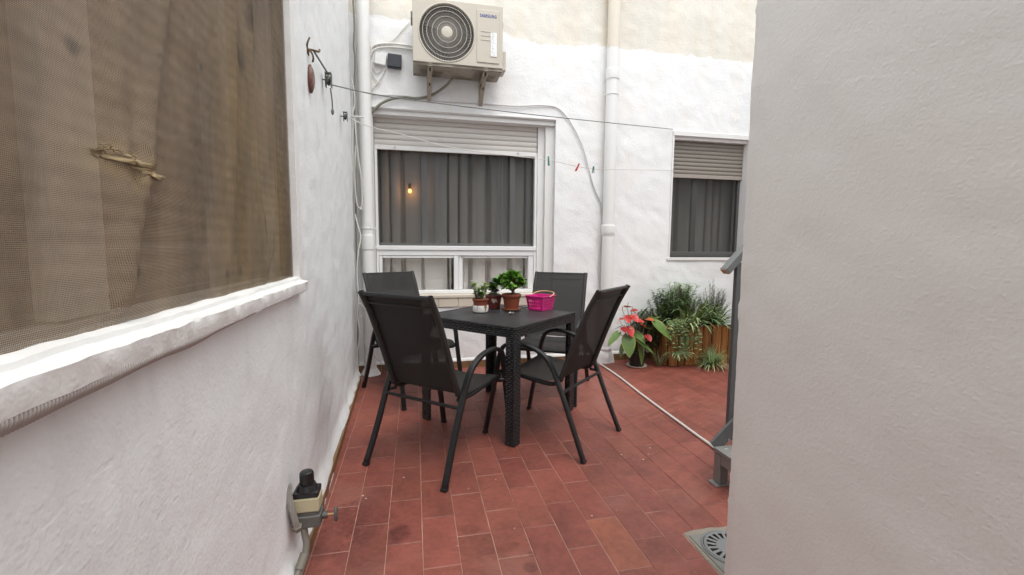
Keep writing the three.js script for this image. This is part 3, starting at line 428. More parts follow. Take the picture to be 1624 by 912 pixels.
// ---------------------------------------------------------------- table and chairs
M.frame = std([0.010, 0.0105, 0.0115], 0.38, { bumpMap: fineBump, bumpScale: 0.0003 });
M.textile = new THREE.MeshStandardMaterial({ color: rgb(0.018, 0.0155, 0.0135), roughness: 0.75, side: THREE.DoubleSide, bumpMap: weaveBump, bumpScale: 0.0008, transparent: true, opacity: 0.97 });
M.hem = std([0.024, 0.022, 0.020], 0.6, { bumpMap: weaveBump, bumpScale: 0.0006 });
M.cap = std([0.012, 0.012, 0.012], 0.6);
function makeChair(label) {
  const c = thing('garden_chair', label, 'chair', [0, 0, 0], 0, 'garden chairs around the table');
  const X = V(1, 0, 0), hw = 0.262, rw = 0.226;
  for (const s of [-1, 1]) {                                        // one bent tube: rear leg, armrest, front leg
    const path = curve([[s * (hw + 0.008), 0.012, 0.004], [s * hw, 0.2, 0.083], [s * hw, 0.40, 0.165], [s * hw, 0.50, 0.212], [s * hw, 0.565, 0.262], [s * hw, 0.605, 0.340], [s * hw, 0.622, 0.430], [s * hw, 0.618, 0.510], [s * hw, 0.585, 0.568], [s * hw, 0.52, 0.597], [s * hw, 0.40, 0.620], [s * hw, 0.2, 0.662], [s * (hw + 0.005), 0.012, 0.70]], 54);
    const a = mesh('armrest_frame', sweep(path, X, 0.034, 0.021), M.frame, c);
    mesh('foot_cap', bx(s * (hw + 0.008) - 0.0172, s * (hw + 0.008) + 0.0172, 0, 0.016, -0.011, 0.0145, 0.003), M.cap, a); mesh('foot_cap', bx(s * (hw + 0.005) - 0.0172, s * (hw + 0.005) + 0.0172, 0, 0.016, 0.688, 0.713, 0.003), M.cap, a);
    const rail = curve([[s * rw, 0.966, -0.042], [s * rw, 0.93, -0.022], [s * rw, 0.87, 0.010], [s * rw, 0.80, 0.040], [s * rw, 0.65, 0.100], [s * rw, 0.50, 0.155], [s * rw, 0.44, 0.180], [s * rw, 0.407, 0.215], [s * rw, 0.400, 0.28], [s * rw, 0.412, 0.42], [s * rw, 0.425, 0.55], [s * rw, 0.418, 0.600], [s * rw, 0.390, 0.622]], 50);
    mesh('seat_rail', sweep(rail, X, 0.030, 0.024, 0.7), M.frame, c);
    mesh('joint_bracket', bar([s * (rw - 0.01), 0.40, 0.19], [s * (hw + 0.004), 0.385, 0.168], 0.010), M.frame, c); mesh('joint_bracket', bar([s * rw, 0.41, 0.59], [s * hw, 0.405, 0.617], 0.010), M.frame, c);
  }
  mesh('rear_bar', bar([-hw, 0.372, 0.152], [hw, 0.372, 0.152], 0.0095, 12), M.frame, c); mesh('front_bar', bar([-rw, 0.392, 0.62], [rw, 0.392, 0.62], 0.011, 12), M.frame, c); mesh('top_bar', bar([-rw, 0.962, -0.040], [rw, 0.962, -0.040], 0.011, 12), M.frame, c);
  const backP = curve([[0, 0.972, -0.046], [0, 0.93, -0.022], [0, 0.87, 0.010], [0, 0.80, 0.040], [0, 0.65, 0.100], [0, 0.50, 0.155], [0, 0.43, 0.182]], 40), seatP = curve([[0, 0.425, 0.205], [0, 0.408, 0.26], [0, 0.413, 0.42], [0, 0.427, 0.55], [0, 0.421, 0.602], [0, 0.392, 0.630]], 30);
  const cloth = (P, sag) => sheet(14, P.length - 1, (s, t) => { const q = P[Math.round(t * (P.length - 1))], x = lerp(-0.236, 0.236, s), e = 1 - ((s - 0.5) * 2) ** 2, w = Math.sin(Math.PI * t); return [x, q.y - (sag[1] * e * w) + (sag[1] ? 0.013 * (1 - e * e) : 0), q.z - sag[0] * e * w + (sag[0] ? 0.014 : 0)]; }, (s, t, q) => [q[0], t * 0.6]);
  const b = mesh('backrest', cloth(backP, [0.012, 0]), M.textile, c); mesh('seat', cloth(seatP, [0, 0.012]), M.textile, c);
  mesh('hem', sheet(10, 4, (s, t) => { const x = lerp(-0.216, 0.216, s), a = t * Math.PI; return [x, 0.912 + 0.0055 * Math.cos(a), -0.0125 - 0.005 * Math.sin(a) - 0.003 * (1 - ((s - 0.5) * 2) ** 2)]; }, (s, t, q) => [q[0], q[1]]), M.hem, b);
  for (const s of [-1, 1]) mesh('side_sleeve', sheet(8, 40, (u, t) => { const q = backP[Math.round(t * 40)], a = u * Math.PI * 2; return [s * rw + 0.0175 * Math.cos(a), q.y + 0.006 * Math.sin(a), q.z + 0.0145 * Math.sin(a)]; }, (u, t) => [u * 0.1, t * 0.6]), M.hem, b);
  return c;
}
{
  const spots = [['charcoal garden chair with its mesh back towards the meter valve', -0.074, -2.321, 0.6565, -0.7543], ['charcoal garden chair with its mesh back towards the metal stair', 1.1135, -2.4725, -0.6887, -0.725], ['charcoal garden chair tucked in the corner beside the drainpipe', -0.20, -4.05, 0.49, 0.87], ['charcoal garden chair under the window behind the pink basket', 1.285, -3.88, -0.49, 0.87]];
  let proto; for (const [label, x, z, fx, fz] of spots) { let c; if (!proto) c = proto = makeChair(label); else { c = proto.clone(); c.name = numbered('garden_chair'); c.userData = { ...proto.userData, label }; scene.add(c); } c.position.set(x, 0.001, z); c.rotation.set(0, Math.atan2(fx, fz), 0); }
}
{
  const cx = 0.592, cz = -3.10, S2 = 0.396, t = thing('rattan_table', 'square charcoal rattan style patio table holding potted plants', 'table', [cx, 0.001, cz], Math.atan2(0.68, 0.73));
  const rat = std([0.012, 0.012, 0.0135], 0.34, { bumpMap: rattanBump, bumpScale: 0.014 });
  const topBump = gray(512, (u, v) => { const i = Math.floor(u * 40), a = u * 40 - i, w = fbm(u * 60 + hash(i, 1, 2), v * 10, 3, 2); return 0.45 * Math.pow(Math.sin(Math.PI * a), 0.4) + 0.4 * w; }, 0.8);
  const topTex = colour(256, 256, (u, v) => { const k = 0.026 + 0.014 * (fbm(u * 5, v * 5, 71, 4) - 0.5) + 0.012 * smooth(0.55, 0.8, fbm(u * 3, v * 12, 75, 3)); return [k, k, k * 1.06]; });
  const top = std([1, 1, 1], 0.42, { map: topTex, bumpMap: topBump, bumpScale: 0.0012 }); topTex.repeat.set(1.2, 1.2);
  mesh('table_top', bx(-S2 + 0.012, S2 - 0.012, 0.722, 0.735, -S2 + 0.012, S2 - 0.012, 0.005), top, t);
  mesh('top_rim', [bx(-S2 + 0.002, S2 - 0.002, 0.716, 0.7365, S2 - 0.026, S2, 0.006), bx(-S2 + 0.002, S2 - 0.002, 0.716, 0.7365, -S2, -S2 + 0.026, 0.006), bx(S2 - 0.026, S2 + 0.0005, 0.716, 0.7368, -S2 + 0.027, S2 - 0.027, 0.006), bx(-S2 - 0.0005, -S2 + 0.026, 0.716, 0.7368, -S2 + 0.027, S2 - 0.027, 0.006)], rat, t);
  for (let k = 0; k < 4; k++) { mesh('skirt', bx(-S2 + 0.01, S2 - 0.01, 0.668, 0.7155, S2 - 0.022, S2 - 0.003, 0.003).rotateY(k * Math.PI / 2), rat, t); const sx = k & 1 ? 1 : -1, sz = k & 2 ? 1 : -1, a = S2 - 0.004, w = 0.068; const L = [bx(Math.min(sx * a, sx * (a - w)), Math.max(sx * a, sx * (a - w)), 0, 0.712, Math.min(sz * a, sz * (a - 0.024)), Math.max(sz * a, sz * (a - 0.024)), 0.005), bx(Math.min(sx * (a + 0.001), sx * (a - 0.024)), Math.max(sx * (a + 0.001), sx * (a - 0.024)), 0.0005, 0.7115, Math.min(sz * (a - 0.025), sz * (a - w)), Math.max(sz * (a - 0.025), sz * (a - w)), 0.005)]; mesh('leg', L, rat, t); }
}
// ---------------------------------------------------------------- things on the table
const TY = 0.7375;
const terra = std([0.235, 0.055, 0.026], 0.55, { bumpMap: fineBump, bumpScale: 0.0005 }), soil = std([0.035, 0.024, 0.017], 0.95, { bumpMap: plasterBump, bumpScale: 0.01 });
function pot(parent, r0, r1, h, mat, y = 0, lip = 0.018) {
  mesh('pot', lathe([[0.001, y], [r0, y], [r0 + 0.002, y + 0.003], [lerp(r0, r1, 0.78), y + h - lip], [r1, y + h - lip + 0.001], [r1 + 0.004, y + h - lip * 0.6], [r1 + 0.004, y + h - 0.003], [r1 + 0.002, y + h], [r1 - 0.004, y + h], [r1 - 0.006, y + h - 0.02]], 36), mat, parent);
  mesh('soil', new THREE.CircleGeometry(r1 - 0.005, 24).rotateX(-Math.PI / 2).translate(0, y + h - 0.016, 0), soil, parent);
}
M.leaf = std([1, 1, 1], 0.5, { vertexColors: true }); M.succulent = std([1, 1, 1], 0.38, { vertexColors: true });
const tone = (r, c, v = 0.25) => { const k = 1 + (r() - 0.5) * 2 * v, w = (r() - 0.5) * 0.2; return [c[0] * k * (1 + w), c[1] * k, c[2] * k * (1 - w)]; };
{
  const p = onGround(811, 492, TY), t = thing('potted_jade_plant', 'bushy jade plant in a terracotta pot on a saucer', 'potted plant', [p.x, TY, p.z]);
  mesh('saucer', lathe([[0.001, 0.001], [0.05, 0], [0.066, 0.004], [0.071, 0.016], [0.067, 0.017], [0.06, 0.007], [0.001, 0.007]], 32), std([0.30, 0.12, 0.07], 0.6), t);
  pot(t, 0.048, 0.068, 0.115, terra, 0.008, 0.026);
  const r = rng(41), w = new MB(), f = new MB(), tips = [], brown = () => [0.10, 0.06, 0.035];
  w.stem([V(0.01, 0.11, 0), V(0.012, 0.15, 0.003), V(0.008, 0.19, 0)], 0.014, 0.010, brown);
  for (let i = 0; i < 11; i++) { const a = i * 2.4, e = 0.05 + 0.035 * r(), q = V(Math.cos(a) * e, 0.165 + 0.085 * r(), Math.sin(a) * e); w.stem([V(0.01, 0.14 + 0.02 * r(), 0), V(Math.cos(a) * e * 0.5, 0.165, Math.sin(a) * e * 0.5), q], 0.006, 0.003, brown, 5); tips.push(q); }
  for (let i = 0; i < 7; i++) { const a = i * 0.9 + 0.4, e = 0.02 + 0.03 * r(), q = V(Math.cos(a) * e, 0.245 + 0.03 * r(), Math.sin(a) * e); w.stem([V(0.008, 0.19, 0), V(Math.cos(a) * e * 0.5, 0.235, Math.sin(a) * e * 0.5), q], 0.005, 0.003, brown, 5); tips.push(q); }
  for (const q of tips) for (let i = 0; i < 40; i++) {              // rosettes of fleshy leaves at the branch tips
    const a = r() * 6.283, e = r() * 1.5 - 0.35, d = V(Math.cos(a) * Math.cos(e), Math.sin(e), Math.sin(a) * Math.cos(e)).add(V(q.x, 0, q.z).multiplyScalar(5)).normalize(), col = tone(r, [0.085, 0.215, 0.026], 0.4), c = q.clone().addScaledVector(d, 0.012 * r()).add(V(0, -0.03 * r() * r(), 0));
    f.leaf(c, d, V(r() - 0.5, r() + 0.2, r() - 0.5), 0.026 + 0.016 * r(), 0.02 + 0.008 * r(), (i_) => [col[0] * (1 + 0.35 * i_), col[1] * (1 + 0.2 * i_), col[2]], { cup: 0.3, curl: 0.25, round: 0.62 });
  }
  mesh('stem', w.geo(), M.leaf, t); mesh('foliage', f.geo(), M.succulent, t).userData.kind = 'stuff';
}
{
  const p = onGround(783, 489, TY), t = thing('potted_succulent', 'small green rosette plant in a dark red pot behind the ceramic one', 'potted plant', [p.x, TY, p.z]);
  pot(t, 0.046, 0.062, 0.105, std([0.12, 0.022, 0.018], 0.4), 0, 0.022);
  const r = rng(43), f = new MB(), w = new MB(); w.stem([V(0.01, 0.09, 0), V(0.02, 0.13, 0), V(0.015, 0.16, 0)], 0.006, 0.004, () => [0.1, 0.09, 0.04]);
  for (const [bx_, by, bz, R, n, cl] of [[0.022, 0.19, 0, 0.055, 90, [0.07, 0.2, 0.03]], [-0.02, 0.155, 0.02, 0.05, 80, [0.09, 0.15, 0.05]], [0.0, 0.12, 0.03, 0.05, 36, [0.10, 0.11, 0.075]]]) for (let i = 0; i < n; i++) { const a = r() * 6.283, e = (r() - 0.25) * 1.4, d = V(Math.cos(a) * Math.cos(e), Math.sin(e), Math.sin(a) * Math.cos(e)), col = tone(r, cl, 0.35); f.leaf(V(bx_, by, bz).addScaledVector(d, R * 0.35 * r()), d, V(0, 1, 0).addScaledVector(d, -0.5 + r()), R * (0.6 + 0.5 * r()), R * 0.5, () => col); }
  mesh('stem', w.geo(), M.leaf, t); mesh('foliage', f.geo(), M.succulent, t).userData.kind = 'stuff';
  const petal = std([0.8, 0.78, 0.72], 0.6); for (const [x, y, z] of [[-0.055, 0.178, 0.03], [0.005, 0.235, 0.0]]) { const q = new MB(); for (let i = 0; i < 6; i++) { const a = i * 1.05; q.leaf(V(x, y, z), V(Math.cos(a), 0.3, Math.sin(a)), V(0, 1, 0), 0.013, 0.011, () => [1, 1, 1]); } mesh('flower', q.geo(), petal, t); }
  mesh('chipped_paint', sheet(10, 6, (s, v) => { const a = 1.2 + s * 0.7 + 0.2 * v, y = 0.045 + 0.03 * v + 0.012 * noise(s * 6, v * 4, 2), rr = lerp(0.047, 0.0605, y / 0.105) + 0.0035; return [Math.cos(a) * rr, y, Math.sin(a) * rr]; }), std([0.42, 0.33, 0.28], 0.7), t);
}
{
  const p = onGround(762, 495, TY), t = thing('potted_flowering_plant', 'sparse light green plant in a terracotta pot inside a white ceramic dish', 'potted plant', [p.x, TY, p.z]);
  const pat = colour(512, 64, (u, v) => { let c = [0.74, 0.71, 0.68]; for (let k = 0; k < 6; k++) { const cx = (k + 0.5) / 6, x = (u - cx) * 0.40, y = (v - 0.55) * 0.05; const f = k % 2 ? Math.abs(x - y * 0.5) < 0.0022 && Math.abs(y) < 0.011 : (Math.hypot(Math.abs(x) - 0.007, y) < 0.0062 || Math.hypot(x, Math.abs(y) - 0.007) < 0.0058); if (f) c = k % 2 ? [0.2, 0.17, 0.15] : hash(Math.floor(u * 300), Math.floor(v * 30), 2) > 0.3 ? [0.16, 0.06, 0.045] : [0.4, 0.28, 0.1]; } return c; });
  mesh('ceramic_dish', lathe([[0.001, 0.004], [0.054, 0.004], [0.057, 0.008], [0.0585, 0.03], [0.0585, 0.050], [0.056, 0.052], [0.0545, 0.05], [0.053, 0.012]], 40), phys([1, 1, 1], 0.18, { map: pat, clearcoat: 0.6 }), t);
  mesh('dish_foot', lathe([[0.001, 0], [0.053, 0], [0.0545, 0.0035], [0.001, 0.0038]], 32), std([0.10, 0.12, 0.12], 0.5), t);
  pot(t, 0.042, 0.056, 0.085, terra, 0.013, 0.014);
  const r = rng(47), f = new MB(), w = new MB();
  for (let i = 0; i < 9; i++) { const a = r() * 6.283, e = 0.02 + 0.045 * r(), h = 0.12 + 0.115 * r(), A = V(Math.cos(a) * 0.02, 0.085, Math.sin(a) * 0.02), B = V(Math.cos(a) * e, h, Math.sin(a) * e); w.stem([A, A.clone().lerp(B, 0.5).add(V(0, 0.01, 0)), B], 0.0026, 0.0014, () => [0.20, 0.24, 0.09], 4);
    for (let k = 0; k < 26; k++) { const q = 0.3 + 0.7 * r(), b = A.clone().lerp(B, q), g = r() * 6.283, col = tone(r, [0.20, 0.27, 0.08], 0.35); f.leaf(b, V(Math.cos(g), 0.3 + 0.5 * r(), Math.sin(g)), V(0, 1, 0.2), 0.02 + 0.016 * r(), 0.012 + 0.008 * r(), () => col); } }
  w.stem([V(-0.02, 0.085, 0), V(-0.045, 0.15, 0.01), V(-0.062, 0.215, 0.01)], 0.002, 0.0012, () => [0.2, 0.24, 0.09], 4);
  for (let k = 0; k < 22; k++) { const g = r() * 6.283, col = tone(r, [0.18, 0.27, 0.06], 0.3); f.leaf(V(-0.06 + 0.008 * (r() - 0.5), 0.17 + 0.04 * r(), 0.01), V(Math.cos(g), 0.2, Math.sin(g)), V(0, 1, 0), 0.018, 0.011, () => col); }
  mesh('stem', w.geo(), M.leaf, t); mesh('foliage', f.geo(), M.leaf, t).userData.kind = 'stuff';
  const petal = std([0.82, 0.8, 0.74], 0.6); for (const [x, y, z] of [[-0.068, 0.226, 0.01], [-0.055, 0.228, 0.0], [0.02, 0.105, 0.045]]) { const q = new MB(); for (let i = 0; i < 6; i++) { const a = i * 1.05; q.leaf(V(x, y, z), V(Math.cos(a), 0.15, Math.sin(a)), V(0, 1, 0), 0.011, 0.009, () => [1, 1, 1]); } mesh('flower', q.geo(), petal, t); }
}
{
  const p = onGround(857, 491, TY), pink = std([0.60, 0.025, 0.21], 0.4), t = thing('plastic_basket', 'pink plastic basket with punched slots and a pale hoop handle', 'basket', [p.x, TY, p.z], 0.72); t.scale.set(1.06, 0.9, 1.06);
  const h = 0.118, at = (y) => lerp(0.066, 0.083, y / h), at2 = (y) => lerp(0.058, 0.072, y / h);
  for (let k = 0; k < 4; k++) {                                     // each wall is a grid of bars around real slots
    const half = k % 2 ? at2 : at, dist = k % 2 ? at : at2, g = [], bands = [[0.0, 0.013], [0.031, 0.038], [0.056, 0.064], [0.086, h]];
    const quad = (u0, u1, y0, y1) => { const q = sheet(4, 2, (s, v) => { const y = lerp(y0, y1, v), a = lerp(u0, u1, s); return [a * half(y), y + 0.002, dist(y)]; }), o = sheet(4, 2, (s, v) => { const y = lerp(y0, y1, v), a = lerp(u0, u1, s); return [a * half(y), y + 0.002, dist(y) - 0.0022]; }); g.push(q, o); };
    for (const [a, b] of bands) quad(-1, 1, a, b); for (const [a, b] of [[0.013, 0.031], [0.038, 0.056], [0.064, 0.086]]) { quad(-1, -0.72, a, b); quad(0.72, 1, a, b); quad(-0.07, 0.07, a, b); for (let i = 1; i < 5; i++) { quad(-0.72 + i * 0.13 - 0.019, -0.72 + i * 0.13 + 0.019, a, b); quad(0.07 + i * 0.13 - 0.019, 0.07 + i * 0.13 + 0.019, a, b); } }
    mesh('basket_wall', merge(g).rotateY(k * Math.PI / 2), pink, t);
  }
  mesh('base', bx(-0.066, 0.066, 0, 0.005, -0.058, 0.058, 0.002), pink, t);
  const W = at(h), D = at2(h); mesh('rim', [bx(-W - 0.004, W + 0.004, h - 0.004, h + 0.004, D - 0.002, D + 0.005, 0.003), bx(-W - 0.004, W + 0.004, h - 0.004, h + 0.004, -D - 0.005, -D + 0.002, 0.003), bx(W - 0.002, W + 0.0045, h - 0.0042, h + 0.0042, -D - 0.004, D + 0.004, 0.003), bx(-W - 0.0045, -W + 0.002, h - 0.0042, h + 0.0042, -D - 0.004, D + 0.004, 0.003)], pink, t);
  mesh('handle', tube([[-0.005, h - 0.004, D + 0.006], [0.04, h + 0.006, D + 0.004], [0.095, h + 0.019, 0.05], [0.112, h + 0.026, 0.0], [0.095, h + 0.026, -0.05], [0.045, h + 0.018, -D], [-0.005, h - 0.002, -D - 0.006]], 0.0038, 48, 8).scale(1, 1, 1), std([0.66, 0.42, 0.2], 0.45), t);
}
{
  const p = onGround(812, 499, TY), q = new MB(), r = rng(8); for (let i = 0; i < 9; i++) { const a = r() * 6.283; q.leaf(V(0, 0.004, 0), V(Math.cos(a), 1.3 * r() + 0.2, Math.sin(a)), V(0, 1, 0), 0.024, 0.02, () => [1, 1, 1], { cup: 0.5 }); }
  const m = mesh('fallen_flower', q.geo(), std([0.82, 0.81, 0.79], 0.6)); m.position.copy(p); tag(m, 'fallen white flower lying on the table before the jade plant', 'flower');
}
// ---------------------------------------------------------------- air conditioner on the wall
{
  const x0 = 0.012, x1 = 0.772, y0 = 2.768, y1 = 3.272, zf = -4.05, zb = -4.33, O = [0.39, y0, BZ], ox = (x) => x - O[0], oy = (y) => y - O[1], oz = (z) => z - O[2];
  const a = thing('air_conditioner', 'beige outdoor air conditioner unit on wall brackets above the wide window', 'air conditioner', O);
  const shell = std([0.52, 0.475, 0.40], 0.45, { bumpMap: fineBump, bumpScale: 0.0002 }), grime = colour(128, 128, (u, v) => { const n = smooth(0.3, 0.75, fbm(u * 5, v * 5, 91, 5, 5)); return [lerp(0.38, 0.17, n), lerp(0.34, 0.145, n), lerp(0.28, 0.11, n)]; }); grime.repeat.set(2.1, 2.1);
  const fx = 0.293, fy = 3.018, R = 0.236;
  const face = new THREE.Shape(); face.moveTo(ox(x0), oy(y0)); face.lineTo(ox(x1), oy(y0)); face.lineTo(ox(x1), oy(y1)); face.lineTo(ox(x0), oy(y1)); const hole = new THREE.Path(); hole.absarc(ox(fx), oy(fy), R, 0, 6.2832, true); face.holes.push(hole);
  mesh('front_panel', new THREE.ExtrudeGeometry(face, { depth: 0.012, bevelEnabled: true, bevelSize: 0.006, bevelThickness: 0.006, bevelSegments: 3, curveSegments: 64 }).translate(0, 0, oz(zf) - 0.018), shell, a);
  mesh('cabinet', [bx(ox(x0) - 0.004, ox(x0) + 0.004, oy(y0), oy(y1), oz(zb), oz(zf) - 0.019, 0), bx(ox(x1) - 0.004, ox(x1) + 0.004, oy(y0), oy(y1), oz(zb), oz(zf) - 0.019, 0), bx(ox(x0) - 0.006, ox(x1) + 0.006, oy(y1), oy(y1) + 0.008, oz(zb), oz(zf), 0.003), bx(ox(x0) + 0.005, ox(x1) - 0.005, oy(y0), oy(y1), oz(zb), oz(zb) + 0.006, 0)], shell, a);
  mesh('base_tray', bx(ox(x0) - 0.004, ox(x1) + 0.004, -0.028, -0.004, oz(zb) - 0.004, oz(zf) - 0.012, 0.004), std([1, 1, 1], 0.6, { map: grime }), a);
  const ring = (r, t = 0.0032, dz = 0) => new THREE.TorusGeometry(r, t, 6, 72).translate(ox(fx), oy(fy), oz(zf) + dz);
  mesh('fan_shroud', new THREE.CylinderGeometry(R, R * 0.97, 0.10, 48, 1, true).rotateX(Math.PI / 2).translate(ox(fx), oy(fy), oz(zf) - 0.06), std([0.06, 0.055, 0.05], 0.7), a);
  mesh('condenser', new THREE.CircleGeometry(R, 48).translate(ox(fx), oy(fy), oz(zf) - 0.11), std([0.09, 0.085, 0.08], 0.6, { metalness: 0.3 }), a);
  const fan = part('fan', a); for (let k = 0; k < 3; k++) mesh('blade', sheet(8, 6, (s, v) => { const rr = lerp(0.05, R * 0.93, v), g = k * 2.094 + lerp(-0.5, 0.5, s) + 0.25 * v; return [ox(fx) + Math.cos(g) * rr, oy(fy) + Math.sin(g) * rr, oz(zf) - 0.07 + 0.03 * (s - 0.5)]; }), std([0.05, 0.046, 0.042], 0.5), fan);
  const wires = []; for (let k = 0; k < 96; k++) { const g = k / 96 * 6.2832; wires.push(tube([0.05, 0.11, 0.17, R - 0.004].map((r, i) => V(ox(fx) + Math.cos(g + i * 0.09) * r, oy(fy) + Math.sin(g + i * 0.09) * r, oz(zf) + 0.006 - 0.004 * i / 3)), 0.0012, 5, 4)); }
  const gm = std([0.42, 0.385, 0.34], 0.5), gr = part('grille', a); mesh('grille_wires', wires, gm, gr).userData.kind = 'stuff';
  for (const r of [0.083, 0.127, 0.17, 0.205]) mesh('grille_ring', ring(r, 0.0024, 0.007), std([0.52, 0.485, 0.43], 0.5), gr); mesh('grille_ring', ring(R + 0.001, 0.007, 0.0), shell, gr);
  mesh('grille_hub', lathe([[0.001, 0.012], [0.04, 0.011], [0.048, 0.006], [0.05, 0]], 40).rotateX(Math.PI / 2).translate(ox(fx), oy(fy), oz(zf) + 0.002), shell, gr);
  const pl = mesh('side_panel', bx(ox(0.549), ox(0.745), 0.030, 0.468, oz(zf) - 0.002, oz(zf) + 0.008, 0.008), shell, a);
  for (const y of [0.285, 0.250, 0.215]) mesh('groove', bx(ox(0.582), ox(0.672), y, y + 0.006, oz(zf) + 0.0075, oz(zf) + 0.0115, 0.002), shell, pl);
  mesh('rating_label', bx(ox(0.668), ox(0.722), 0.085, 0.283, oz(zf) + 0.0122, oz(zf) + 0.0135, 0), std([1, 1, 1], 0.5, { map: colour(64, 256, (u, v) => { const y = v * 198 / 6, row = Math.floor(y), ink = (y - row) > 0.35 && (y - row) < 0.7 && u > 0.12 && u < 0.3 + 0.6 * hash(row, 3, 4) && hash(Math.floor(u * 20), row, 5) > 0.3; return ink ? [0.25, 0.25, 0.26] : [0.8, 0.8, 0.79]; }) }), pl).geometry.attributes.uv && 0;
  { const m = pl.children[pl.children.length - 1], g = m.geometry, b = (g.computeBoundingBox(), g.boundingBox), p = g.attributes.position, uv = g.attributes.uv; for (let i = 0; i < p.count; i++) uv.setXY(i, (p.getX(i) - b.min.x) / (b.max.x - b.min.x), (p.getY(i) - b.min.y) / (b.max.y - b.min.y)); }
  const font = await new FontLoader().loadAsync('fonts/droid/droid_sans_bold.typeface.json'), tg = new TextGeometry('SAMSUNG', { font, size: 0.026, depth: 0.001, curveSegments: 4 }); tg.computeBoundingBox(); const tw = tg.boundingBox.max.x; tg.scale(0.146 / tw, 1, 1); tg.translate(ox(0.574), 0.405, oz(zf) + 0.0085);
  mesh('lettering', tg, std([0.02, 0.045, 0.24], 0.5), pl);
  mesh('valve_cover', bx(ox(x1) + 0.005, ox(x1) + 0.056, 0.015, 0.19, oz(zb) + 0.02, oz(zf) - 0.10, 0.01), shell, a);
  for (const [x, y] of [[x0 - 0.012, 3.16], [x1 + 0.012, 3.16]]) mesh('carry_handle', bx(ox(x) - 0.008, ox(x) + 0.008, oy(y) - 0.03, oy(y) + 0.03, oz(zf) - 0.2, oz(zf) - 0.06, 0.005), std([0.2, 0.19, 0.17], 0.5), a);
  const brk = std([0.40, 0.35, 0.28], 0.5, { metalness: 0.2 });
  for (const x of [0.15, 0.63]) {                                   // steel angle brackets: upright on the wall, arm under the unit
    const b = part('bracket', a); const xx = ox(x);
    mesh('upright', bx(xx - 0.018, xx + 0.018, -0.235, 0.06, 0.006, 0.011, 0.001), brk, b); mesh('arm', [bx(xx - 0.018, xx + 0.018, -0.036, -0.031, 0.011, oz(zf) + 0.006, 0.001), bx(xx - 0.018, xx - 0.014, -0.07, -0.037, 0.012, oz(zf) - 0.02, 0.001), bx(xx + 0.014, xx + 0.018, -0.07, -0.037, 0.012, oz(zf) - 0.02, 0.001)], brk, b);
    const dg = [bx(-0.017, 0.017, 0, 0.385, -0.0025, 0.0025, 0.001), bx(-0.017, -0.0135, 0, 0.38, -0.02, -0.003, 0.001), bx(0.0135, 0.017, 0, 0.38, -0.02, -0.003, 0.001)]; const m = mesh('brace', dg, brk, b); m.position.set(xx, -0.225, 0.03); m.rotation.x = 0.98;
    for (const d of [0.16, 0.31]) mesh('slot', bx(-0.006, 0.006, d, d + 0.03, 0.0026, 0.0034, 0.0002), M.dark, m);
  }
}
// ---------------------------------------------------------------- cables, boxes and pipes on the house wall
const wallPts = (list, off = 0.016) => list.map(([u, v]) => onBack(u, v, BZ + off));
const hose = (label, cat, pts, r, mat, name) => tag(mesh(name, tube(pts, r, Math.max(24, pts.length * 10), 8), mat), label, cat);
{ const P = wallPts([[714, 128], [700, 141], [682, 152], [660, 156], [640, 154], [618, 158], [602, 166], [588, 180]], 0.03); P[0] = onBack(717, 125, -4.2); P[1] = onBack(706, 137, -4.28); hose('grey green condensate hose hanging from the air conditioner', 'hose', P, 0.0115, M.cableGrey, 'drain_hose'); }
hose('upper pale cable running from the pipe to the air conditioner', 'cable', wallPts([[588, 84], [590, 75], [597, 71], [612, 69], [640, 71], [660, 74]]), 0.009, M.cableWhite, 'pipe_sleeve');
hose('lower pale cable running from the pipe to the air conditioner', 'cable', wallPts([[587, 90], [592, 80], [600, 76], [625, 75], [660, 79]], 0.018), 0.007, M.cableWhite, 'pipe_sleeve');
hose('thin wire rising to the side of the air conditioner', 'cable', wallPts([[596, 90], [608, 72], [625, 62], [640, 45], [655, 30]], 0.012), 0.004, M.cableWhite, 'thin_wire');
hose('white wire looping below the white junction box', 'cable', wallPts([[597, 92], [592, 100], [592, 108], [598, 116], [603, 112], [602, 104]]), 0.0045, M.cableWhite, 'thin_wire');
hose('white wire running down from the black box', 'cable', wallPts([[612, 108], [606, 120], [598, 132], [588, 143]]), 0.005, M.cableWhite, 'thin_wire');
hose('white wire with a small clip below the boxes', 'cable', wallPts([[588, 114], [594, 122], [600, 131], [605, 130]]), 0.004, M.cableWhite, 'thin_wire');
{ const p = onBack(604, 96), w = thing('junction_box', 'small white junction box beside the black one', 'junction box', [p.x, p.y, BZ + 0.006], 0); w.rotation.z = -0.12; mesh('box', bx(-0.05, 0.05, -0.05, 0.05, 0, 0.035, 0.005), M.pvc, w); mesh('lid', bx(-0.047, 0.047, -0.047, 0.047, 0.036, 0.040, 0.002), M.pvc, w); }
{ const p = onBack(626, 100), w = thing('junction_box', 'small black junction box under the air conditioner pipes', 'junction box', [p.x, p.y, BZ + 0.006], 0); w.rotation.z = -0.05; mesh('box', bx(-0.062, 0.062, -0.058, 0.06, 0, 0.05, 0.008), std([0.02, 0.022, 0.03], 0.35), w); mesh('lid', bx(-0.058, 0.058, -0.054, 0.056, 0.051, 0.057, 0.006), std([0.024, 0.027, 0.036], 0.3), w); }
hose('white painted cable arching over the window and down to the pipe', 'cable', wallPts([[590, 150], [640, 152], [700, 160], [760, 164], [820, 168], [862, 167], [884, 171], [900, 187], [915, 212], [926, 238], [934, 268], [942, 296], [953, 322]], 0.013), 0.0065, std([0.66, 0.65, 0.64], 0.5), 'wall_cable');
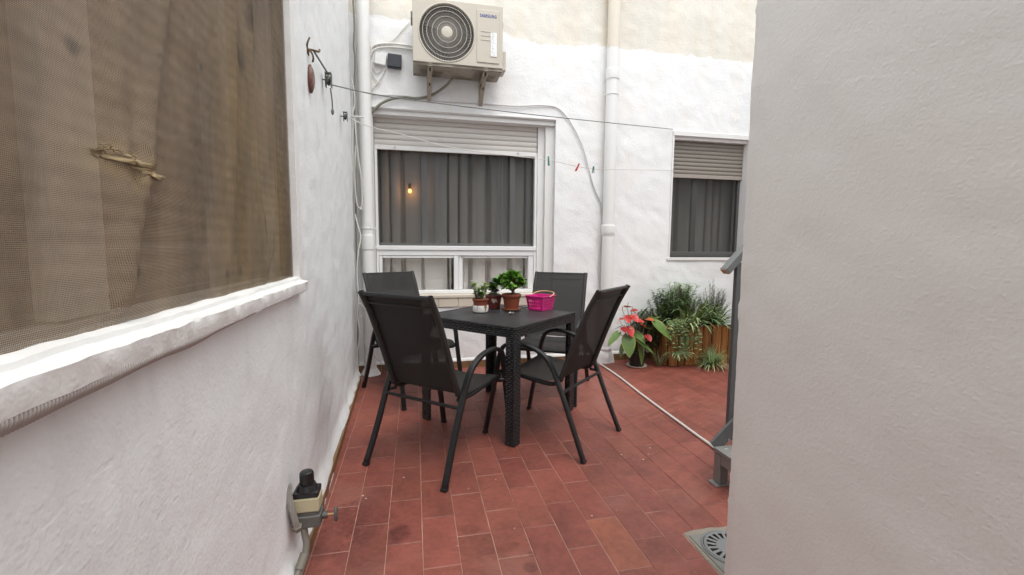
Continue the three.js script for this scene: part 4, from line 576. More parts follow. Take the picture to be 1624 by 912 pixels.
hose('thin beige cable beside the drainpipe below its collar', 'cable', wallPts([[953, 322], [956, 360], [951, 400], [949, 430], [953, 470], [953, 560]], 0.013), 0.005, M.lineWhite, 'wall_cable');
function downpipe(label, x, z, r, yTop, collars, clips, y0 = 0) {
  const t = thing('drainpipe', label, 'drainpipe', [x, 0, z]);
  mesh('pipe', cyl(r, r, yTop - y0, 0, (yTop + y0) / 2, 0, 32), M.pvc, t);
  for (const [a, b, e] of collars) mesh('collar', lathe([[r, a - 0.004], [r + e, a], [r + e, b - 0.008], [r + e * 0.5, b], [r, b + 0.002]], 32), M.pvc, t);
  for (const y of clips) { const c = part('clip', t); mesh('band', lathe([[r + 0.001, y - 0.008], [r + 0.004, y - 0.007], [r + 0.004, y + 0.007], [r + 0.001, y + 0.008]], 32), M.pvc, c); for (const s of [-1, 1]) mesh('lug', bx(s * (r + 0.012) - 0.011, s * (r + 0.012) + 0.011, y - 0.007, y + 0.007, -0.02, -0.008, 0.002), M.pvc, c); }
  return t;
}
{
  const t = downpipe('white drainpipe in the corner behind the tucked in chair', -0.415, -4.315, 0.056, 5.2, [[1.17, 1.30, 0.006]], [1.36, 1.19]);
  mesh('cement_foot', sheet(24, 6, (s, v) => { const a = s * 6.2832, rr = 0.058 + 0.03 * (1 - v) * (0.6 + 0.8 * noise(Math.cos(a) * 2 + 3, Math.sin(a) * 2 + 3, 9)); return [Math.cos(a) * rr, 0.002 + v * 0.06, Math.sin(a) * rr]; }), M.oldPaint, t);
  const u = downpipe('white drainpipe between the two windows', 1.945, -4.335, 0.060, 3.16, [[2.865, 2.96, 0.007], [1.345, 1.43, 0.009]], [2.72, 1.335]);
  mesh('cream_pipe', cyl(0.0602, 0.0602, 2.0, 0, 4.161, 0, 32), std([0.72, 0.655, 0.555], 0.5, { bumpMap: fineBump, bumpScale: 0.0006 }), u);
  mesh('collar', lathe([[0.061, 0.13], [0.068, 0.135], [0.068, 0.16], [0.062, 0.168]], 32), M.pvc, u);
  mesh('cement_foot', sheet(28, 8, (s, v) => { const a = s * 6.2832, rr = 0.063 + 0.045 * (1 - v) ** 0.7 * (0.6 + 0.7 * noise(Math.cos(a) * 2 + 3, Math.sin(a) * 2 + v * 2, 19)); return [Math.cos(a) * rr, 0.002 + v * 0.14, Math.sin(a) * rr * 0.8]; }), M.oldPaint, u);
}
// loops of cable in the corner by the pipe
{
  const P = (list, z = -4.20) => list.map(([u, v]) => onBack(u, v, z));
  hose('thick looped white cable hanging in the corner', 'cable', P([[560, 185], [559, 220], [560, 270], [564, 310], [569, 333], [574, 325], [572, 280], [566, 240], [563, 190]]), 0.006, M.cableWhite, 'looped_cable');
  hose('second looped cable bundle hanging in the corner', 'cable', P([[562, 186], [566, 230], [572, 275], [577, 310], [575, 332], [568, 328], [563, 285], [564, 230]], -4.19), 0.005, M.lineWhite, 'looped_cable');
  hose('thin white wire with its end curling above the cable loops', 'cable', P([[556, 120], [561, 140], [562, 170], [558, 182], [561, 168]]), 0.004, M.cableWhite, 'thin_wire');
  hose('white cable zigzagging down the corner to the floor', 'cable', P([[563, 340], [568, 360], [572, 375], [568, 400], [566, 430], [568, 470], [567, 500], [570, 530], [567, 560], [568, 590]]), 0.006, M.cableWhite, 'corner_cable');
  hose('dark cable hanging in the gap behind the side wall', 'cable', P([[560, 0], [562, 40], [561, 75], [563, 90], [562, 150], [564, 260], [565, 380], [567, 460], [568, 580]], -4.26), 0.007, M.cableGrey, 'corner_cable');
  hose('small wire loop behind the tucked in chair', 'cable', P([[568, 480], [574, 484], [578, 492], [573, 503], [567, 506]]), 0.004, M.cableWhite, 'thin_wire');
  hose('wire slanting down the drainpipe to the floor', 'cable', P([[568, 515], [576, 540], [590, 560], [606, 578]], -4.24), 0.004, M.cableWhite, 'thin_wire');
  { const p = onBack(567, 185, -4.2), t = thing('cable_hook', 'white hook holding the looped cables', 'hook', [p.x, p.y, p.z]); mesh('peg', bar([-0.06, 0, 0], [0.05, -0.004, 0.02], 0.006), M.pvc, t); mesh('tip', new THREE.SphereGeometry(0.009, 12, 8).translate(0.05, -0.004, 0.02), M.pvc, t); }
}
// ---------------------------------------------------------------- washing lines
const lxw = (z) => z > -2 ? -0.46 : lerp(-0.464, -0.520, (-2 - z) / 2.17);
function pulley(label, z, y, s) { const t = thing('line_pulley', label, 'pulley', [lxw(z) + 0.035, y, z]); const m = std([0.13, 0.14, 0.12], 0.6, { metalness: 0.4 }); mesh('wheel', lathe([[0.004, -0.006], [0.02, -0.007], [0.017, 0], [0.02, 0.007], [0.004, 0.006]], 20).rotateZ(1.2).scale(s, s, s), m, t); mesh('housing', [bx(-0.012, -0.009, -0.028, 0.03, -0.014, 0.014, 0.002), bx(0.009, 0.012, -0.028, 0.03, -0.014, 0.014, 0.002), bx(-0.009, 0.009, 0.024, 0.03, -0.01, 0.01, 0.002)].map((g) => g.scale(s, s, s)), m, t); mesh('shank', bar([-0.05, 0.004, 0], [-0.008, 0, 0], 0.004), m, t); return t; }
{
  const h = onSide(490, 80, -0.462), t = thing('wall_hook', 'rusty double hook screwed into the side wall', 'hook', [lxw(h.z), h.y, h.z]);
  mesh('shank', tube([[-0.02, 0, 0.01], [0.02, 0.004, 0], [0.045, 0.01, -0.03], [0.045, 0.03, -0.06]], 0.005, 20), M.rust, t); mesh('prong', tube([[0.0, 0.0, 0.005], [0.022, -0.012, 0.02], [0.03, -0.035, 0.012], [0.024, -0.05, 0.0]], 0.0045, 20), M.rust, t); mesh('prong', tube([[0, 0.004, 0.0], [0.012, 0.02, 0.035], [0.02, 0.045, 0.03]], 0.004, 16), M.rust, t); mesh('plate', bx(-0.01, 0.008, -0.018, 0.014, -0.02, 0.02, 0.004), M.rust, t);
  const e = onSide(492, 125, -0.462), shell = thing('wall_ornament', 'glossy reddish brown oval hanging on the side wall below the hook', 'ornament', [lxw(e.z) + 0.012, e.y, e.z]);
  mesh('shell', new THREE.SphereGeometry(1, 24, 20).scale(0.018, 0.060, 0.033), phys([0.15, 0.045, 0.03], 0.22, { clearcoat: 0.7, map: colour(64, 64, (u, v) => { const n = smooth(0.45, 0.65, fbm(u * 9, v * 5, 15, 3)); return [lerp(1, 0.45, n), lerp(1, 0.5, n), lerp(1, 0.6, n)]; }) }), shell); mesh('rim', new THREE.TorusGeometry(1, 0.05, 6, 40).rotateY(Math.PI / 2).scale(0.1, 0.061, 0.034), std([0.12, 0.04, 0.03], 0.5), shell);
  const p1 = onSide(517, 127, -0.46), p2 = onSide(547, 185, -0.47);
  const a = pulley('green grey pulley carrying the upper washing line', p1.z, p1.y, 1.35); pulley('small rusty pulley carrying the lower washing line', p2.z, p2.y, 1.1);
  const A = V(a.position.x, p1.y, p1.z); tag(mesh('tie_cord', tube([V(lxw(h.z) + 0.03, h.y, h.z), V(A.x, A.y + 0.03, A.z + 0.02)], 0.0045, 4), M.lineGrey), 'dark cord tying the pulley to the rusty hook', 'cord');
  const k = onSide(524, 140, A.x), kk = onSide(531, 183, A.x); const cd = thing('pull_cord', 'short cord with a knot hanging from the upper pulley', 'cord', [k.x, kk.y, k.z]); mesh('cord', tube([[0, k.y - kk.y, 0], [0.002, (k.y - kk.y) * 0.5, -0.03], [0, 0.01, -0.05]], 0.0035, 12), M.lineGrey, cd); mesh('knot', new THREE.SphereGeometry(0.011, 10, 8).scale(0.8, 1.7, 0.8).translate(0, 0, -0.05), M.lineGrey, cd);
  const along = (a, b, list) => list.map(([u, v]) => { const d = ray(u, v), n = V(b.z - a.z, 0, a.x - b.x), s = n.dot(a.clone().sub(camera.position)) / n.dot(d); return d.multiplyScalar(s).add(camera.position); });
  const e1 = onBack(1067, 205, BZ + 0.012), e2 = onBack(1067, 270, BZ + 0.012), s1 = V(A.x, A.y - 0.02, A.z), s2 = V(lxw(p2.z) + 0.04, p2.y, p2.z);
  tag(mesh('washing_line', tube([s1, ...along(s1, e1, [[590, 149], [690, 163], [820, 179], [950, 193]]), e1], 0.0035, 60, 5), M.lineGrey), 'dark grey washing line stretched above the pegs', 'washing line');
  const pegs = along(s2, e2, [[870, 254], [916, 264], [941, 268]]);
  tag(mesh('washing_line', tube([s2, ...along(s2, e2, [[581, 199], [640, 214], [697, 230], [760, 241], [820, 248]]), ...pegs, ...along(s2, e2, [[990, 269]]), e2], 0.0032, 80, 5), M.lineWhite), 'pale sagging washing line that carries the pegs', 'washing line');
  const green = std([0.02, 0.22, 0.17], 0.45), red = std([0.42, 0.015, 0.03], 0.45);
  [['green clothes peg hanging upright before the window jamb', green, 0.08, 0.1], ['red clothes peg leaning on the pale washing line', red, -0.5, 0.3], ['green clothes peg turned on its side on the line', green, 0.9, 1.25]].forEach(([label, m, rz, ry], i) => { const q = thing('clothes_peg', label, 'clothes peg', [pegs[i].x, pegs[i].y - 0.006, pegs[i].z], ry, 'pegs on the washing line'); q.rotation.z = rz; for (const s of [-1, 1]) mesh('jaw', bx(-0.006, 0.006, -0.042, 0.04, s * 0.005 - 0.0035, s * 0.005 + 0.0035, 0.003).rotateX(s * -0.07), m, q); mesh('spring', new THREE.TorusGeometry(0.006, 0.0018, 6, 16).rotateY(Math.PI / 2).translate(0, 0.004, 0), M.greyAlu, q); });
}
// ---------------------------------------------------------------- water valve on the side wall
{
  const t = thing('water_valve', 'black capped water valve with braided hose on the side wall near the floor', 'valve', [-0.400, 0.178, -1.715]);
  const cream = std([0.46, 0.41, 0.27], 0.5, { bumpMap: fineBump, bumpScale: 0.0006 }), grey = std([0.14, 0.14, 0.13], 0.55, { metalness: 0.5, bumpMap: fineBump, bumpScale: 0.0006 }), pipe = std([0.20, 0.185, 0.155], 0.6, { metalness: 0.3 }), braid = std([0.46, 0.43, 0.40], 0.35, { metalness: 0.6, bumpMap: weaveBump, bumpScale: 0.0015 });
  mesh('body', [bx(-0.048, 0.05, 0.0, 0.046, -0.04, 0.036, 0.006), bx(-0.04, 0.04, 0.044, 0.062, -0.034, 0.03, 0.004)], grey, t);
  mesh('label_band', bx(-0.046, 0.046, 0.060, 0.112, -0.038, 0.034, 0.005), cream, t);
  mesh('cap_base', [bx(-0.044, 0.044, 0.113, 0.136, -0.036, 0.032, 0.006), cyl(0.03, 0.038, 0.02, 0, 0.146, 0, 20)], M.blackPlastic, t);
  const cap = mesh('cap', lathe([[0.001, 0.203], [0.02, 0.203], [0.0235, 0.199], [0.0235, 0.156], [0.026, 0.15]], 28), M.blackPlastic, t); for (let k = 0; k < 12; k++) mesh('rib', bx(-0.0015, 0.0015, 0.158, 0.194, 0.023, 0.0252, 0.0008).rotateY(k * 0.5236), M.blackPlastic, cap);
  mesh('tap_stem', bar([0.048, 0.026, 0], [0.094, 0.024, 0], 0.006), std([0.35, 0.2, 0.11], 0.5, { metalness: 0.5 }), t); mesh('tap_nut', new THREE.CylinderGeometry(0.013, 0.013, 0.016, 6).rotateZ(Math.PI / 2).translate(0.060, 0.025, 0), grey, t);
  mesh('tap_handle', [new THREE.TorusGeometry(0.02, 0.0055, 8, 20, 5.2).rotateY(Math.PI / 2).scale(1, 1.15, 0.7).translate(0.098, 0.024, 0), bx(0.093, 0.103, -0.004, 0.05, -0.004, 0.004, 0.002)], grey, t);
  mesh('braided_hose', tube([[-0.028, 0.012, 0.045], [-0.034, 0.055, 0.052], [-0.046, 0.115, 0.05], [-0.056, 0.148, 0.03], [-0.062, 0.152, 0.0], [-0.075, 0.13, -0.02]], 0.0115, 40, 10), braid, t);
  mesh('hose_nut', new THREE.CylinderGeometry(0.017, 0.017, 0.018, 6).rotateX(0.4).translate(-0.027, 0.014, 0.044), pipe, t);
  const p = mesh('supply_pipe', tube([[-0.012, 0.0, 0.02], [-0.008, -0.03, 0.022], [-0.002, -0.06, 0.03], [-0.006, -0.10, 0.05], [-0.022, -0.135, 0.085], [-0.04, -0.160, 0.12]], 0.0125, 36, 12), pipe, t); mesh('coupling', bar([-0.004, -0.088, 0.044], [-0.018, -0.126, 0.075], 0.0175, 12), pipe, p);
}
// ---------------------------------------------------------------- hose on the floor, drain, stair
hose('white garden hose lying across the tiles towards the stair', 'hose', [[951, 577], [962, 584], [985, 600], [1013, 622], [1045, 646], [1075, 668], [1105, 690], [1133, 710], [1160, 733], [1200, 765]].map(([u, v]) => onGround(u, v, 0.010)), 0.0095, std([0.62, 0.58, 0.53], 0.5), 'garden_hose');
{
  const t = thing('floor_drain', 'grey round slotted drain set in cement beside the stucco wall', 'drain', [1.232, 0, -1.48]), steel = std([0.23, 0.235, 0.235], 0.5, { metalness: 0.35, bumpMap: fineBump, bumpScale: 0.0005 });
  t.scale.setScalar(0.82); const cz = -0.005, R = 0.1225;
  mesh('cement_bed', sheet(96, 10, (s, v) => {                      // from the ragged outer edge in to the mouth of the well
    const a = s * 6.28319, c = Math.cos(a), d = Math.sin(a), m = 1 / Math.max(Math.abs(c) / 0.16, Math.abs(d) / 0.172), ro = m * (1 + 0.09 * (noise(3 + c * 2.5, 3 + d * 2.5, 3) - 0.5)), r = lerp(ro, R, v), x = c * r, z = d * r + cz;
    return [x, (v === 0 ? -0.005 : 0.004) + 0.004 * (fbm(x * 40, z * 40, 5, 3) - 0.5) * (1 - v), z];
  }, (s, v, q) => [q[0], q[2]]), std([0.26, 0.22, 0.175], 0.9, { bumpMap: plasterBump, bumpScale: 0.008 }), t);
  const plate = new THREE.Shape(); plate.moveTo(-0.137, -0.13); plate.lineTo(0.137, -0.13); plate.lineTo(0.137, 0.133); plate.lineTo(-0.137, 0.133); const mouth = new THREE.Path(); mouth.absarc(0, -cz, R, 0, 6.2832, true); plate.holes.push(mouth);
  mesh('frame', worldUV(new THREE.ExtrudeGeometry(plate, { depth: 0.005, bevelEnabled: true, bevelSize: 0.002, bevelThickness: 0.002, bevelSegments: 2, curveSegments: 48 }).rotateX(-Math.PI / 2).translate(0, 0.002, 0)), std([0.20, 0.195, 0.175], 0.75, { bumpMap: plasterBump, bumpScale: 0.003 }), t);
  mesh('well', [new THREE.CylinderGeometry(R, R * 0.8, 0.2, 40, 1, true).translate(0, -0.092, cz), new THREE.CircleGeometry(R * 0.8, 40).rotateX(-Math.PI / 2).translate(0, -0.191, cz)], std([0.16, 0.145, 0.125], 0.8), t);
  mesh('rim', lathe([[0.122, 0.011], [0.124, 0.016], [0.130, 0.0165], [0.132, 0.011]], 48).translate(0, 0, cz), steel, t);
  mesh('cover', lathe([[0.001, 0.0175], [0.058, 0.017], [0.064, 0.0155], [0.064, 0.0122]], 40).translate(0, 0, cz), steel, t); mesh('cover_ring', lathe([[0.106, 0.0122], [0.106, 0.0158], [0.119, 0.0158], [0.1195, 0.0122]], 48).translate(0, 0, cz), steel, t);
  for (let k = 0; k < 18; k++) mesh('rib', bx(-0.0075, 0.0075, 0.0121, 0.0156, 0.063, 0.107, 0.0015).rotateY(k / 18 * 6.2832).translate(0, 0, cz), steel, t);
}
{
  const t = thing('metal_stair', 'grey painted metal stair with handrail behind the stucco wall', 'stair', [1.505, 0, -1.885]), st = std([0.115, 0.118, 0.12], 0.5, { metalness: 0.25, bumpMap: fineBump, bumpScale: 0.0004 }), lt = std([0.25, 0.245, 0.235], 0.55, { metalness: 0.3 });
  const rise = 0.19, go = 0.2, zf = -0.10, zn = 0.60;
  for (let i = 0; i < 10; i++) { const x = i * go, y = 0.165 + i * rise; const tr = mesh('tread', bx(x, x + 0.24, y, y + 0.022, zf + 0.012, zn - 0.012, 0.003), lt, t); if (i < 3) { const st_ = []; for (let a = 0; a < 4; a++) for (let b = 0; b < 12; b++) st_.push(bx(x + 0.03 + a * 0.055, x + 0.052 + a * 0.055, y + 0.0222, y + 0.0252, zf + 0.05 + b * 0.05, zf + 0.062 + b * 0.05, 0.001)); mesh('tread_pattern', st_, std([0.5, 0.49, 0.46], 0.5, { metalness: 0.3 }), tr).userData.kind = 'stuff'; } }
  const pt = Math.atan2(rise, go), L = 2.6; for (const z of [zf, zn]) { const m = mesh('stringer', bx(-0.01, L, -0.035, 0.035, -0.008, 0.008, 0.002), st, t); m.position.set(0.02, 0.185, z); m.rotation.z = pt; }
  for (const z of [zf + 0.02, zn - 0.03]) { const l = mesh('leg', bx(0.004, 0.054, 0.007, 0.162, z - 0.005, z + 0.045, 0.004), lt, t); mesh('foot_plate', bx(-0.02, 0.06, 0.0005, 0.0065, z - 0.012, z + 0.055, 0.001), lt, l); }
  mesh('front_beam', bx(0.004, 0.054, 0.112, 0.1645, zf + 0.068, zn - 0.035, 0.004), lt, t);
  for (let i = 0; i < 3; i++) { const x = 0.100 + i * 0.8; mesh('post', [bx(x, x + 0.030, 0.20 + i * 0.76, 1.11 + i * 0.76 + 0.03, zf - 0.035, zf - 0.010, 0.003), bx(x + 0.034, x + 0.05, 0.20 + i * 0.76, 1.14 + i * 0.76, zf - 0.03, zf - 0.012, 0.003)], st, t); }
  mesh('bolt_plate', [bx(0.07, 0.16, 0.19, 0.24, zf - 0.0385, zf - 0.0355, 0.001)], lt, t); mesh('bolt', new THREE.CylinderGeometry(0.008, 0.008, 0.008, 6).rotateX(Math.PI / 2).translate(0.092, 0.212, zf - 0.02).translate(0, 0, 0.03), lt, t);
  const hr = mesh('handrail', bx(0, 2.6, -0.018, 0.018, -0.024, 0.024, 0.003), std([0.17, 0.18, 0.18], 0.4, { metalness: 0.3 }), t); hr.position.set(0.04, 1.095, zf - 0.022); hr.rotation.z = pt + 0.05; mesh('end_cap', bx(-0.004, -0.0005, -0.016, 0.016, -0.022, 0.022, 0.001), std([0.42, 0.27, 0.16], 0.6), hr);
}
// ---------------------------------------------------------------- planter and plants by the house wall
const woodTex = colour(128, 512, (u, v) => { const n = fbm(u * 16 + 1.2 * fbm(u * 3, v * 3, 5, 2), v * 4, 33, 4), k = 0.65 + 0.7 * (n - 0.3), d = smooth(0.6, 0.8, fbm(u * 9, v * 2.5, 39, 3)); return [0.40 * k * (1 - 0.5 * d), 0.175 * k * (1 - 0.55 * d), 0.045 * k * (1 - 0.5 * d)]; }); woodTex.repeat.set(8, 2);
const wood = [0, 1, 2].map((i) => { const t = woodTex.clone(); t.offset.set(i * 0.31, i * 0.17); t.needsUpdate = true; return std([1, 1, 1].map((q) => q * [1, 0.8, 1.12][i]), 0.6, { map: t, bumpMap: t, bumpScale: 0.002 }); });
{
  const t = thing('wooden_planter', 'rustic planter box of upright half log planks full of greenery', 'planter', [2.52, 0, -4.06]), r = rng(61); let x = 0, i = 0;
  const log = (w, h) => { const g = new THREE.CylinderGeometry(w / 2, w / 2, h, 12, 3, false, -Math.PI / 2, Math.PI).scale(1, 1, 0.55); const p = g.attributes.position; for (let q = 0; q < p.count; q++) p.setX(q, p.getX(q) * (1 + 0.05 * (noise(p.getY(q) * 6, w * 90, 5) - 0.5))); g.computeVertexNormals(); return worldUV(g); };
  while (x < 1.12) { const w = 0.078 + 0.026 * r(), h = 0.385 + 0.04 * r(); const m = mesh('plank', log(w, h), wood[i++ % 3], t); m.position.set(x + w / 2, h / 2 + 0.006, 0.012 * (r() - 0.5)); m.rotation.z = (r() - 0.5) * 0.03; x += w + 0.006; }
  for (let k = 0; k < 3; k++) { const w = 0.085 + 0.02 * r(), h = 0.38 + 0.04 * r(), m = mesh('plank', log(w, h), wood[k], t); m.position.set(-0.01, h / 2 + 0.006, -0.06 - k * 0.1); m.rotation.y = -Math.PI / 2; }
  mesh('inner_box', bx(0.005, 1.16, 0.004, 0.34, -0.30, -0.012, 0.002), wood[1], t); mesh('soil', sheet(20, 8, (s, v) => [lerp(0.006, 1.158, s), 0.352 + 0.02 * (fbm(s * 12, v * 4, 3, 3) - 0.5), lerp(-0.012, -0.298, v)]), soil, t);
}
M.gloss = phys([1, 1, 1], 0.32, { vertexColors: true, clearcoat: 0.25 });
const G = { dark: [0.075, 0.14, 0.048], mid: [0.115, 0.195, 0.066], pale: [0.20, 0.28, 0.12], olive: [0.15, 0.18, 0.09], grey: [0.15, 0.185, 0.115] };
function plant(name, label, cat, p, seed, build, group) { const t = thing(name, label, cat, p, 0, group), f = new MB(), w = new MB(), r = rng(seed); build(f, w, r, t); if (w.p.length) mesh('stem', w.geo(), M.leaf, t); if (f.p.length) mesh('foliage', f.geo(), M.leaf, t).userData.kind = 'stuff'; return t; }
const straps = (n, len, w, c, stripe, up = 0.9, spread = 1, droop = 1.5) => (f, _, r) => { for (let i = 0; i < n; i++) { const a = i * 2.39996 + r(), col = tone(r, c, 0.3), e = spread * (0.25 + 0.8 * r()); f.ribbon(V(Math.cos(a) * 0.02, 0, Math.sin(a) * 0.02), V(Math.cos(a) * e, up * (0.6 + 0.7 * r()), Math.sin(a) * e), len * (0.6 + 0.6 * r()), w * (0.75 + 0.5 * r()), droop * (0.6 + 0.8 * r()), (_t, k) => stripe && (k < 0.1 || k > 0.9) ? [col[0] * 2.3, col[1] * 1.8, col[2] * 2.2] : col, { n: 8 }); } };
plant('strap_leaf_plant', 'large plant of long arching strap leaves in the planter', 'plant', [2.86, 0.36, -4.17], 71, straps(110, 0.46, 0.026, G.mid, true, 0.9, 1.15, 2.0), 'plants in and before the planter');
plant('strap_leaf_plant', 'strap leaf plant drooping over the planter beside the stair post', 'plant', [3.10, 0.36, -4.14], 72, straps(60, 0.38, 0.022, G.dark, true, 0.9, 1.1, 2.1), 'plants in and before the planter');
plant('spider_plant', 'spider plant spilling on the tiles before the planter', 'plant', [2.93, 0.01, -3.93], 73, (f, w, r) => { straps(90, 0.19, 0.010, G.pale, true, 0.9, 1.2, 2.6)(f, w, r); straps(80, 0.26, 0.009, G.mid, true, 1.2, 0.9, 2.4)(f, w, r); }, 'plants in and before the planter');
plant('spider_plant', 'spider plant hanging by the corner of the planter', 'plant', [2.575, 0.13, -3.99], 74, (f, w, r) => { straps(26, 0.17, 0.012, G.pale, true, 0.4, 1.0, 2.6)(f, w, r); for (let i = 0; i < 14; i++) { const q = [V(0.01, 0.2, 0.02), V(0.03 + 0.1 * (r() - 0.5), 0.14, 0.05), V(0.2 * (r() - 0.5), 0.02 * r() - 0.04, 0.07)]; w.stem(q, 0.0022, 0.0015, () => G.pale, 4); } }, 'plants in and before the planter');
const bush = (nb, H, R, leafL, leafW, c, lean = 0) => (f, w, r) => { for (let b = 0; b < nb; b++) { const a = r() * 6.283, e = R * Math.sqrt(r()), h = H * (0.55 + 0.5 * r()), A = V(e * 0.3 * Math.cos(a), 0, e * 0.3 * Math.sin(a) * 0.6), B = V(e * Math.cos(a) + lean * h, h, e * Math.sin(a) * 0.6), Mi = A.clone().lerp(B, 0.5).add(V((r() - 0.5) * 0.05, 0.02, 0)); w.stem([A, Mi, B], 0.0035, 0.0015, () => [0.09, 0.075, 0.04], 4); const n = Math.round(h / leafL * 5); for (let k = 0; k < n; k++) { const q = 0.2 + 0.8 * k / n, p = q < 0.5 ? A.clone().lerp(Mi, q * 2) : Mi.clone().lerp(B, q * 2 - 1), g = r() * 6.283, col = tone(r, c, 0.4); f.leaf(p, V(Math.cos(g), 0.5 * r() + 0.1, Math.sin(g)), V(0, 1, 0.1), leafL * (0.7 + 0.6 * r()), leafW * (0.7 + 0.6 * r()), () => col, { n: 3 }); } } };
plant('leafy_shrub', 'small leaved shrub rising from the corner of the planter', 'shrub', [2.56, 0.35, -4.20], 75, bush(40, 0.42, 0.20, 0.034, 0.02, G.mid), 'plants in and before the planter');
plant('leafy_shrub', 'low bushy herb trailing between the planter and the flower pot', 'shrub', [2.44, 0.16, -4.22], 76, bush(46, 0.40, 0.19, 0.030, 0.016, G.olive), 'plants in and before the planter');
plant('leafy_shrub', 'bright shrub behind the strap leaves in the planter', 'shrub', [2.80, 0.36, -4.27], 77, bush(34, 0.46, 0.18, 0.055, 0.018, G.pale), 'plants in and before the planter');
plant('leafy_shrub', 'thin herb with bare stalks against the wall behind the red flowers', 'shrub', [2.33, 0.05, -4.30], 78, bush(14, 0.52, 0.14, 0.03, 0.016, G.grey), 'plants in and before the planter');
plant('trailing_vine', 'tangled vine trailing over the front corner of the planter', 'vine', [2.58, 0.40, -4.02], 81, (f, w, r) => { for (let i = 0; i < 30; i++) { const x = (r() - 0.45) * 0.34, z = 0.02 + 0.05 * r(), L = 0.12 + 0.26 * r(), P = [V(x * 0.6, 0, -0.08), V(x * 0.8, 0.05 + 0.04 * r(), z * 0.5), V(x, -0.02, z + 0.02), V(x + (r() - 0.5) * 0.08, -L, z + 0.03 * r())], C = new THREE.CatmullRomCurve3(P); w.stem(P, 0.002, 0.0012, () => [0.2, 0.2, 0.09], 4); for (let k = 0; k < 15; k++) { const p = C.getPoint(0.15 + 0.85 * k / 15), g = r() * 6.283, col = tone(r, r() < 0.3 ? [0.24, 0.26, 0.09] : G.mid, 0.4); f.leaf(p, V(Math.cos(g), -0.3 + 0.8 * r(), Math.abs(Math.sin(g))), V(0, 0.6, 1), 0.026 + 0.018 * r(), 0.011 + 0.008 * r(), () => col, { n: 3 }); } } }, 'plants in and before the planter');
plant('strap_leaf_plant', 'young strap leaf plant between the shrub and the rosemary', 'plant', [2.72, 0.37, -4.10], 82, straps(46, 0.34, 0.018, G.pale, true, 1.0, 1.2, 2.2), 'plants in and before the planter');
plant('spider_plant', 'small grassy plant rooted beside the black flower pot', 'plant', [2.42, 0.01, -4.06], 84, straps(30, 0.2, 0.010, G.olive, false, 1.2, 0.8, 1.6), 'plants in and before the planter');
plant('rosemary_bush', 'upright rosemary bush with grey green needles in the planter', 'shrub', [3.12, 0.36, -4.24], 79, (f, w, r) => { for (let b = 0; b < 70; b++) { const a = r() * 6.283, e = 0.20 * Math.sqrt(r()), h = 0.56 * (0.55 + 0.5 * r()) * (1 - 0.5 * (e / 0.2) ** 2), A = V(e * 0.25 * Math.cos(a), 0, e * 0.2 * Math.sin(a)), B = V(e * Math.cos(a), h, e * Math.sin(a) * 0.5), Mi = A.clone().lerp(B, 0.5).add(V((r() - 0.5) * 0.04, 0, 0)); w.stem([A, Mi, B], 0.003, 0.0012, () => [0.1, 0.08, 0.05], 4); for (let k = 0; k < 46; k++) { const q = 0.2 + 0.8 * k / 46, p = q < 0.5 ? A.clone().lerp(Mi, q * 2) : Mi.clone().lerp(B, q * 2 - 1), g = r() * 6.283, col = tone(r, G.grey, 0.4); f.leaf(p, V(Math.cos(g) * 0.8, 0.7, Math.sin(g) * 0.8), V(0, 1, 0), 0.03 + 0.012 * r(), 0.0042, () => col, { n: 2 }); } } }, 'plants in and before the planter');
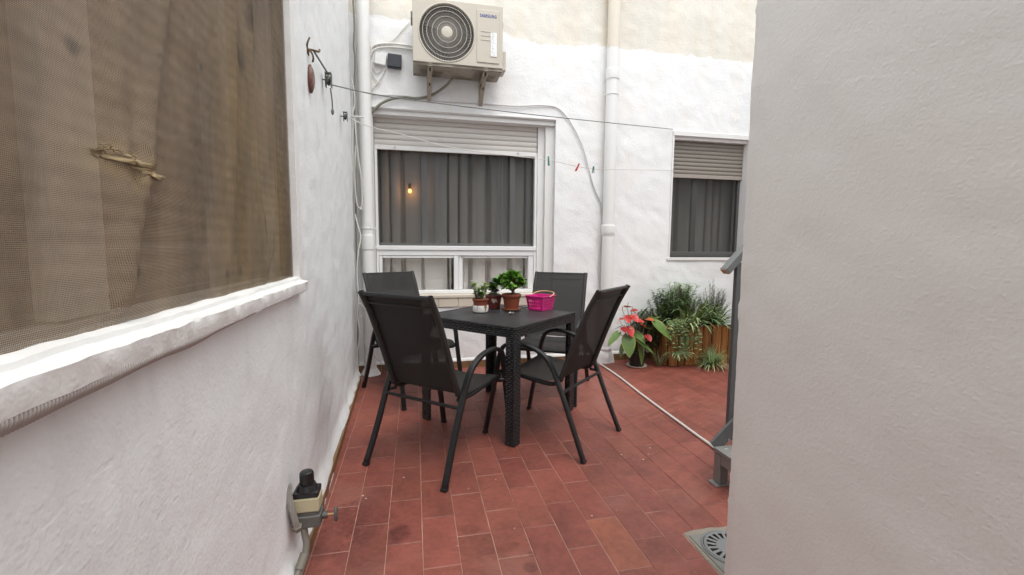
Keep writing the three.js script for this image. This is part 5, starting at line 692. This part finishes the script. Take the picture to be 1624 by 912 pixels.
{
  const t = thing('potted_anthurium', 'red flowering plant with heart shaped leaves in a black pot', 'potted plant', [2.20, 0, -4.12]);
  mesh('saucer', lathe([[0.001, 0.001], [0.085, 0], [0.10, 0.004], [0.106, 0.018], [0.102, 0.019], [0.095, 0.008], [0.001, 0.008]], 36), std([0.5, 0.45, 0.38], 0.6), t); pot(t, 0.068, 0.088, 0.15, std([0.012, 0.016, 0.014], 0.4), 0.009, 0.02);
  const r = rng(83), blade = (L, W) => { const g = sheet(10, 12, (s, v) => { const k = (s - 0.5) * 2, hw = W / 2 * Math.pow(Math.sin(Math.PI * Math.pow(clamp(v * 0.985 + 0.012), 0.62)), 0.8), lobe = 0.16 * L * Math.abs(k) ** 1.3 * (1 - v) ** 2; return [k * hw, -0.22 * L * v * v + 0.16 * hw * (k * k) - 0.03 * L * Math.sin(v * 3), L * v - lobe * 1.2]; }); return g; };
  const leafTex = colour(128, 128, (u, v) => { const k = Math.abs(u - 0.5) * 2, vein = smooth(0.05, 0.0, Math.abs(k)) * 0.6 + 0.3 * smooth(0.12, 0.02, Math.abs(((v * 7 - k * 1.6) % 1 + 1) % 1 - 0.5)), n = fbm(u * 7, v * 7, 21, 3), edge = smooth(0.82, 0.98, k + 0.15 * (n - 0.5)) * 0.8 + smooth(0.88, 1, v) * 0.7; let c = [0.075 + 0.05 * n + 0.05 * vein, 0.145 + 0.06 * n + 0.06 * vein, 0.038 + 0.02 * vein]; return [lerp(c[0], 0.34, clamp(edge)), lerp(c[1], 0.30, clamp(edge)), lerp(c[2], 0.08, clamp(edge))]; });
  const lm = phys([1, 1, 1], 0.42, { map: leafTex, clearcoat: 0.15 }), fm = [[0.50, 0.028, 0.022], [0.46, 0.10, 0.032], [0.32, 0.02, 0.02]].map((c) => std(c, 0.45)), sm = std([0.13, 0.16, 0.06], 0.6), um = std([0.5, 0.38, 0.16], 0.6);
  const put = (name, g, m, u, v, z, dir, roll, thick) => { const q = onBack(u, v, z).sub(t.position), o = mesh(name, g, m, t); const d = V(...dir).normalize(), sd = V(0, 1, 0).cross(d).normalize(), up = d.clone().cross(sd); o.quaternion.setFromRotationMatrix(new THREE.Matrix4().makeBasis(sd, up, d)); o.rotateZ(roll); o.position.copy(q); mesh('stalk', tube([V((r() - 0.5) * 0.05, 0.14, (r() - 0.5) * 0.05), q.clone().multiplyScalar(0.5).add(V(0, 0.1, 0)), q], thick, 12, 6), sm, o.parent); return o; };
  for (const [u, v, z, L, W, dir, roll] of [[996, 534, -3.98, 0.20, 0.135, [-0.1, -0.9, 0.5], 0.1], [980, 528, -4.02, 0.17, 0.09, [-0.8, -0.55, 0.3], -0.3], [1040, 512, -4.02, 0.22, 0.14, [0.55, -0.55, 0.6], 0.3], [1013, 541, -4.00, 0.185, 0.08, [0.75, -0.45, 0.45], 0.2], [1016, 548, -4.02, 0.19, 0.095, [0.12, -0.95, 0.3], -0.1], [1003, 515, -4.2, 0.14, 0.09, [0.3, 0.5, 0.5], 0], [1028, 506, -4.16, 0.12, 0.07, [0.6, 0.35, 0.5], 0.4], [1030, 538, -4.14, 0.16, 0.10, [0.7, -0.5, -0.1], 0.2], [984, 518, -4.12, 0.13, 0.06, [-0.9, -0.1, 0.2], 0.5], [1008, 528, -4.08, 0.15, 0.10, [0.2, -0.3, 0.8], 0.2], [1022, 520, -4.1, 0.14, 0.09, [0.5, 0.1, 0.8], -0.2], [1018, 500, -4.2, 0.13, 0.08, [0.2, 0.8, 0.3], 0.1], [990, 545, -4.12, 0.15, 0.08, [-0.5, -0.8, 0.2], 0.1]]) put('leaf', blade(L, W), lm, u, v, z, dir, roll, 0.0035);
  for (const [u, v, z, s, k, dir] of [[994, 487, -4.06, 0.085, 1, [0.1, 0.35, 0.8]], [997, 501, -4.02, 0.09, 0, [-0.35, -0.45, 0.7]], [1004, 500, -4.0, 0.085, 0, [0.3, -0.55, 0.7]], [1008, 508, -4.02, 0.085, 0, [0.8, 0.05, 0.6]], [984, 512, -4.05, 0.07, 1, [-0.6, 0.2, 0.6]], [991, 519, -4.0, 0.09, 2, [-0.4, -0.2, 0.8]], [998, 520, -3.98, 0.095, 0, [0.1, -0.7, 0.6]], [1026, 506, -4.04, 0.085, 1, [0.3, 0.1, 0.8]], [1026, 532, -3.98, 0.08, 2, [0.1, -0.4, 0.8]], [1001, 493, -4.1, 0.075, 2, [0.6, 0.3, 0.6]], [989, 505, -4.08, 0.07, 0, [-0.7, 0.1, 0.6]], [1016, 514, -4.06, 0.07, 2, [0.5, -0.2, 0.7]], [987, 492, -4.1, 0.08, 1, [-0.5, 0.3, 0.7]]]) { const o = put('flower', blade(s, s * 0.95), fm[k], u, v, z, dir, (r() - 0.5) * 0.6, 0.0025); mesh('spadix', bar([0, 0.004, s * 0.12], [0, 0.035, s * 0.42], 0.004, 8), um, o); }
}
renderer.render(scene, camera);
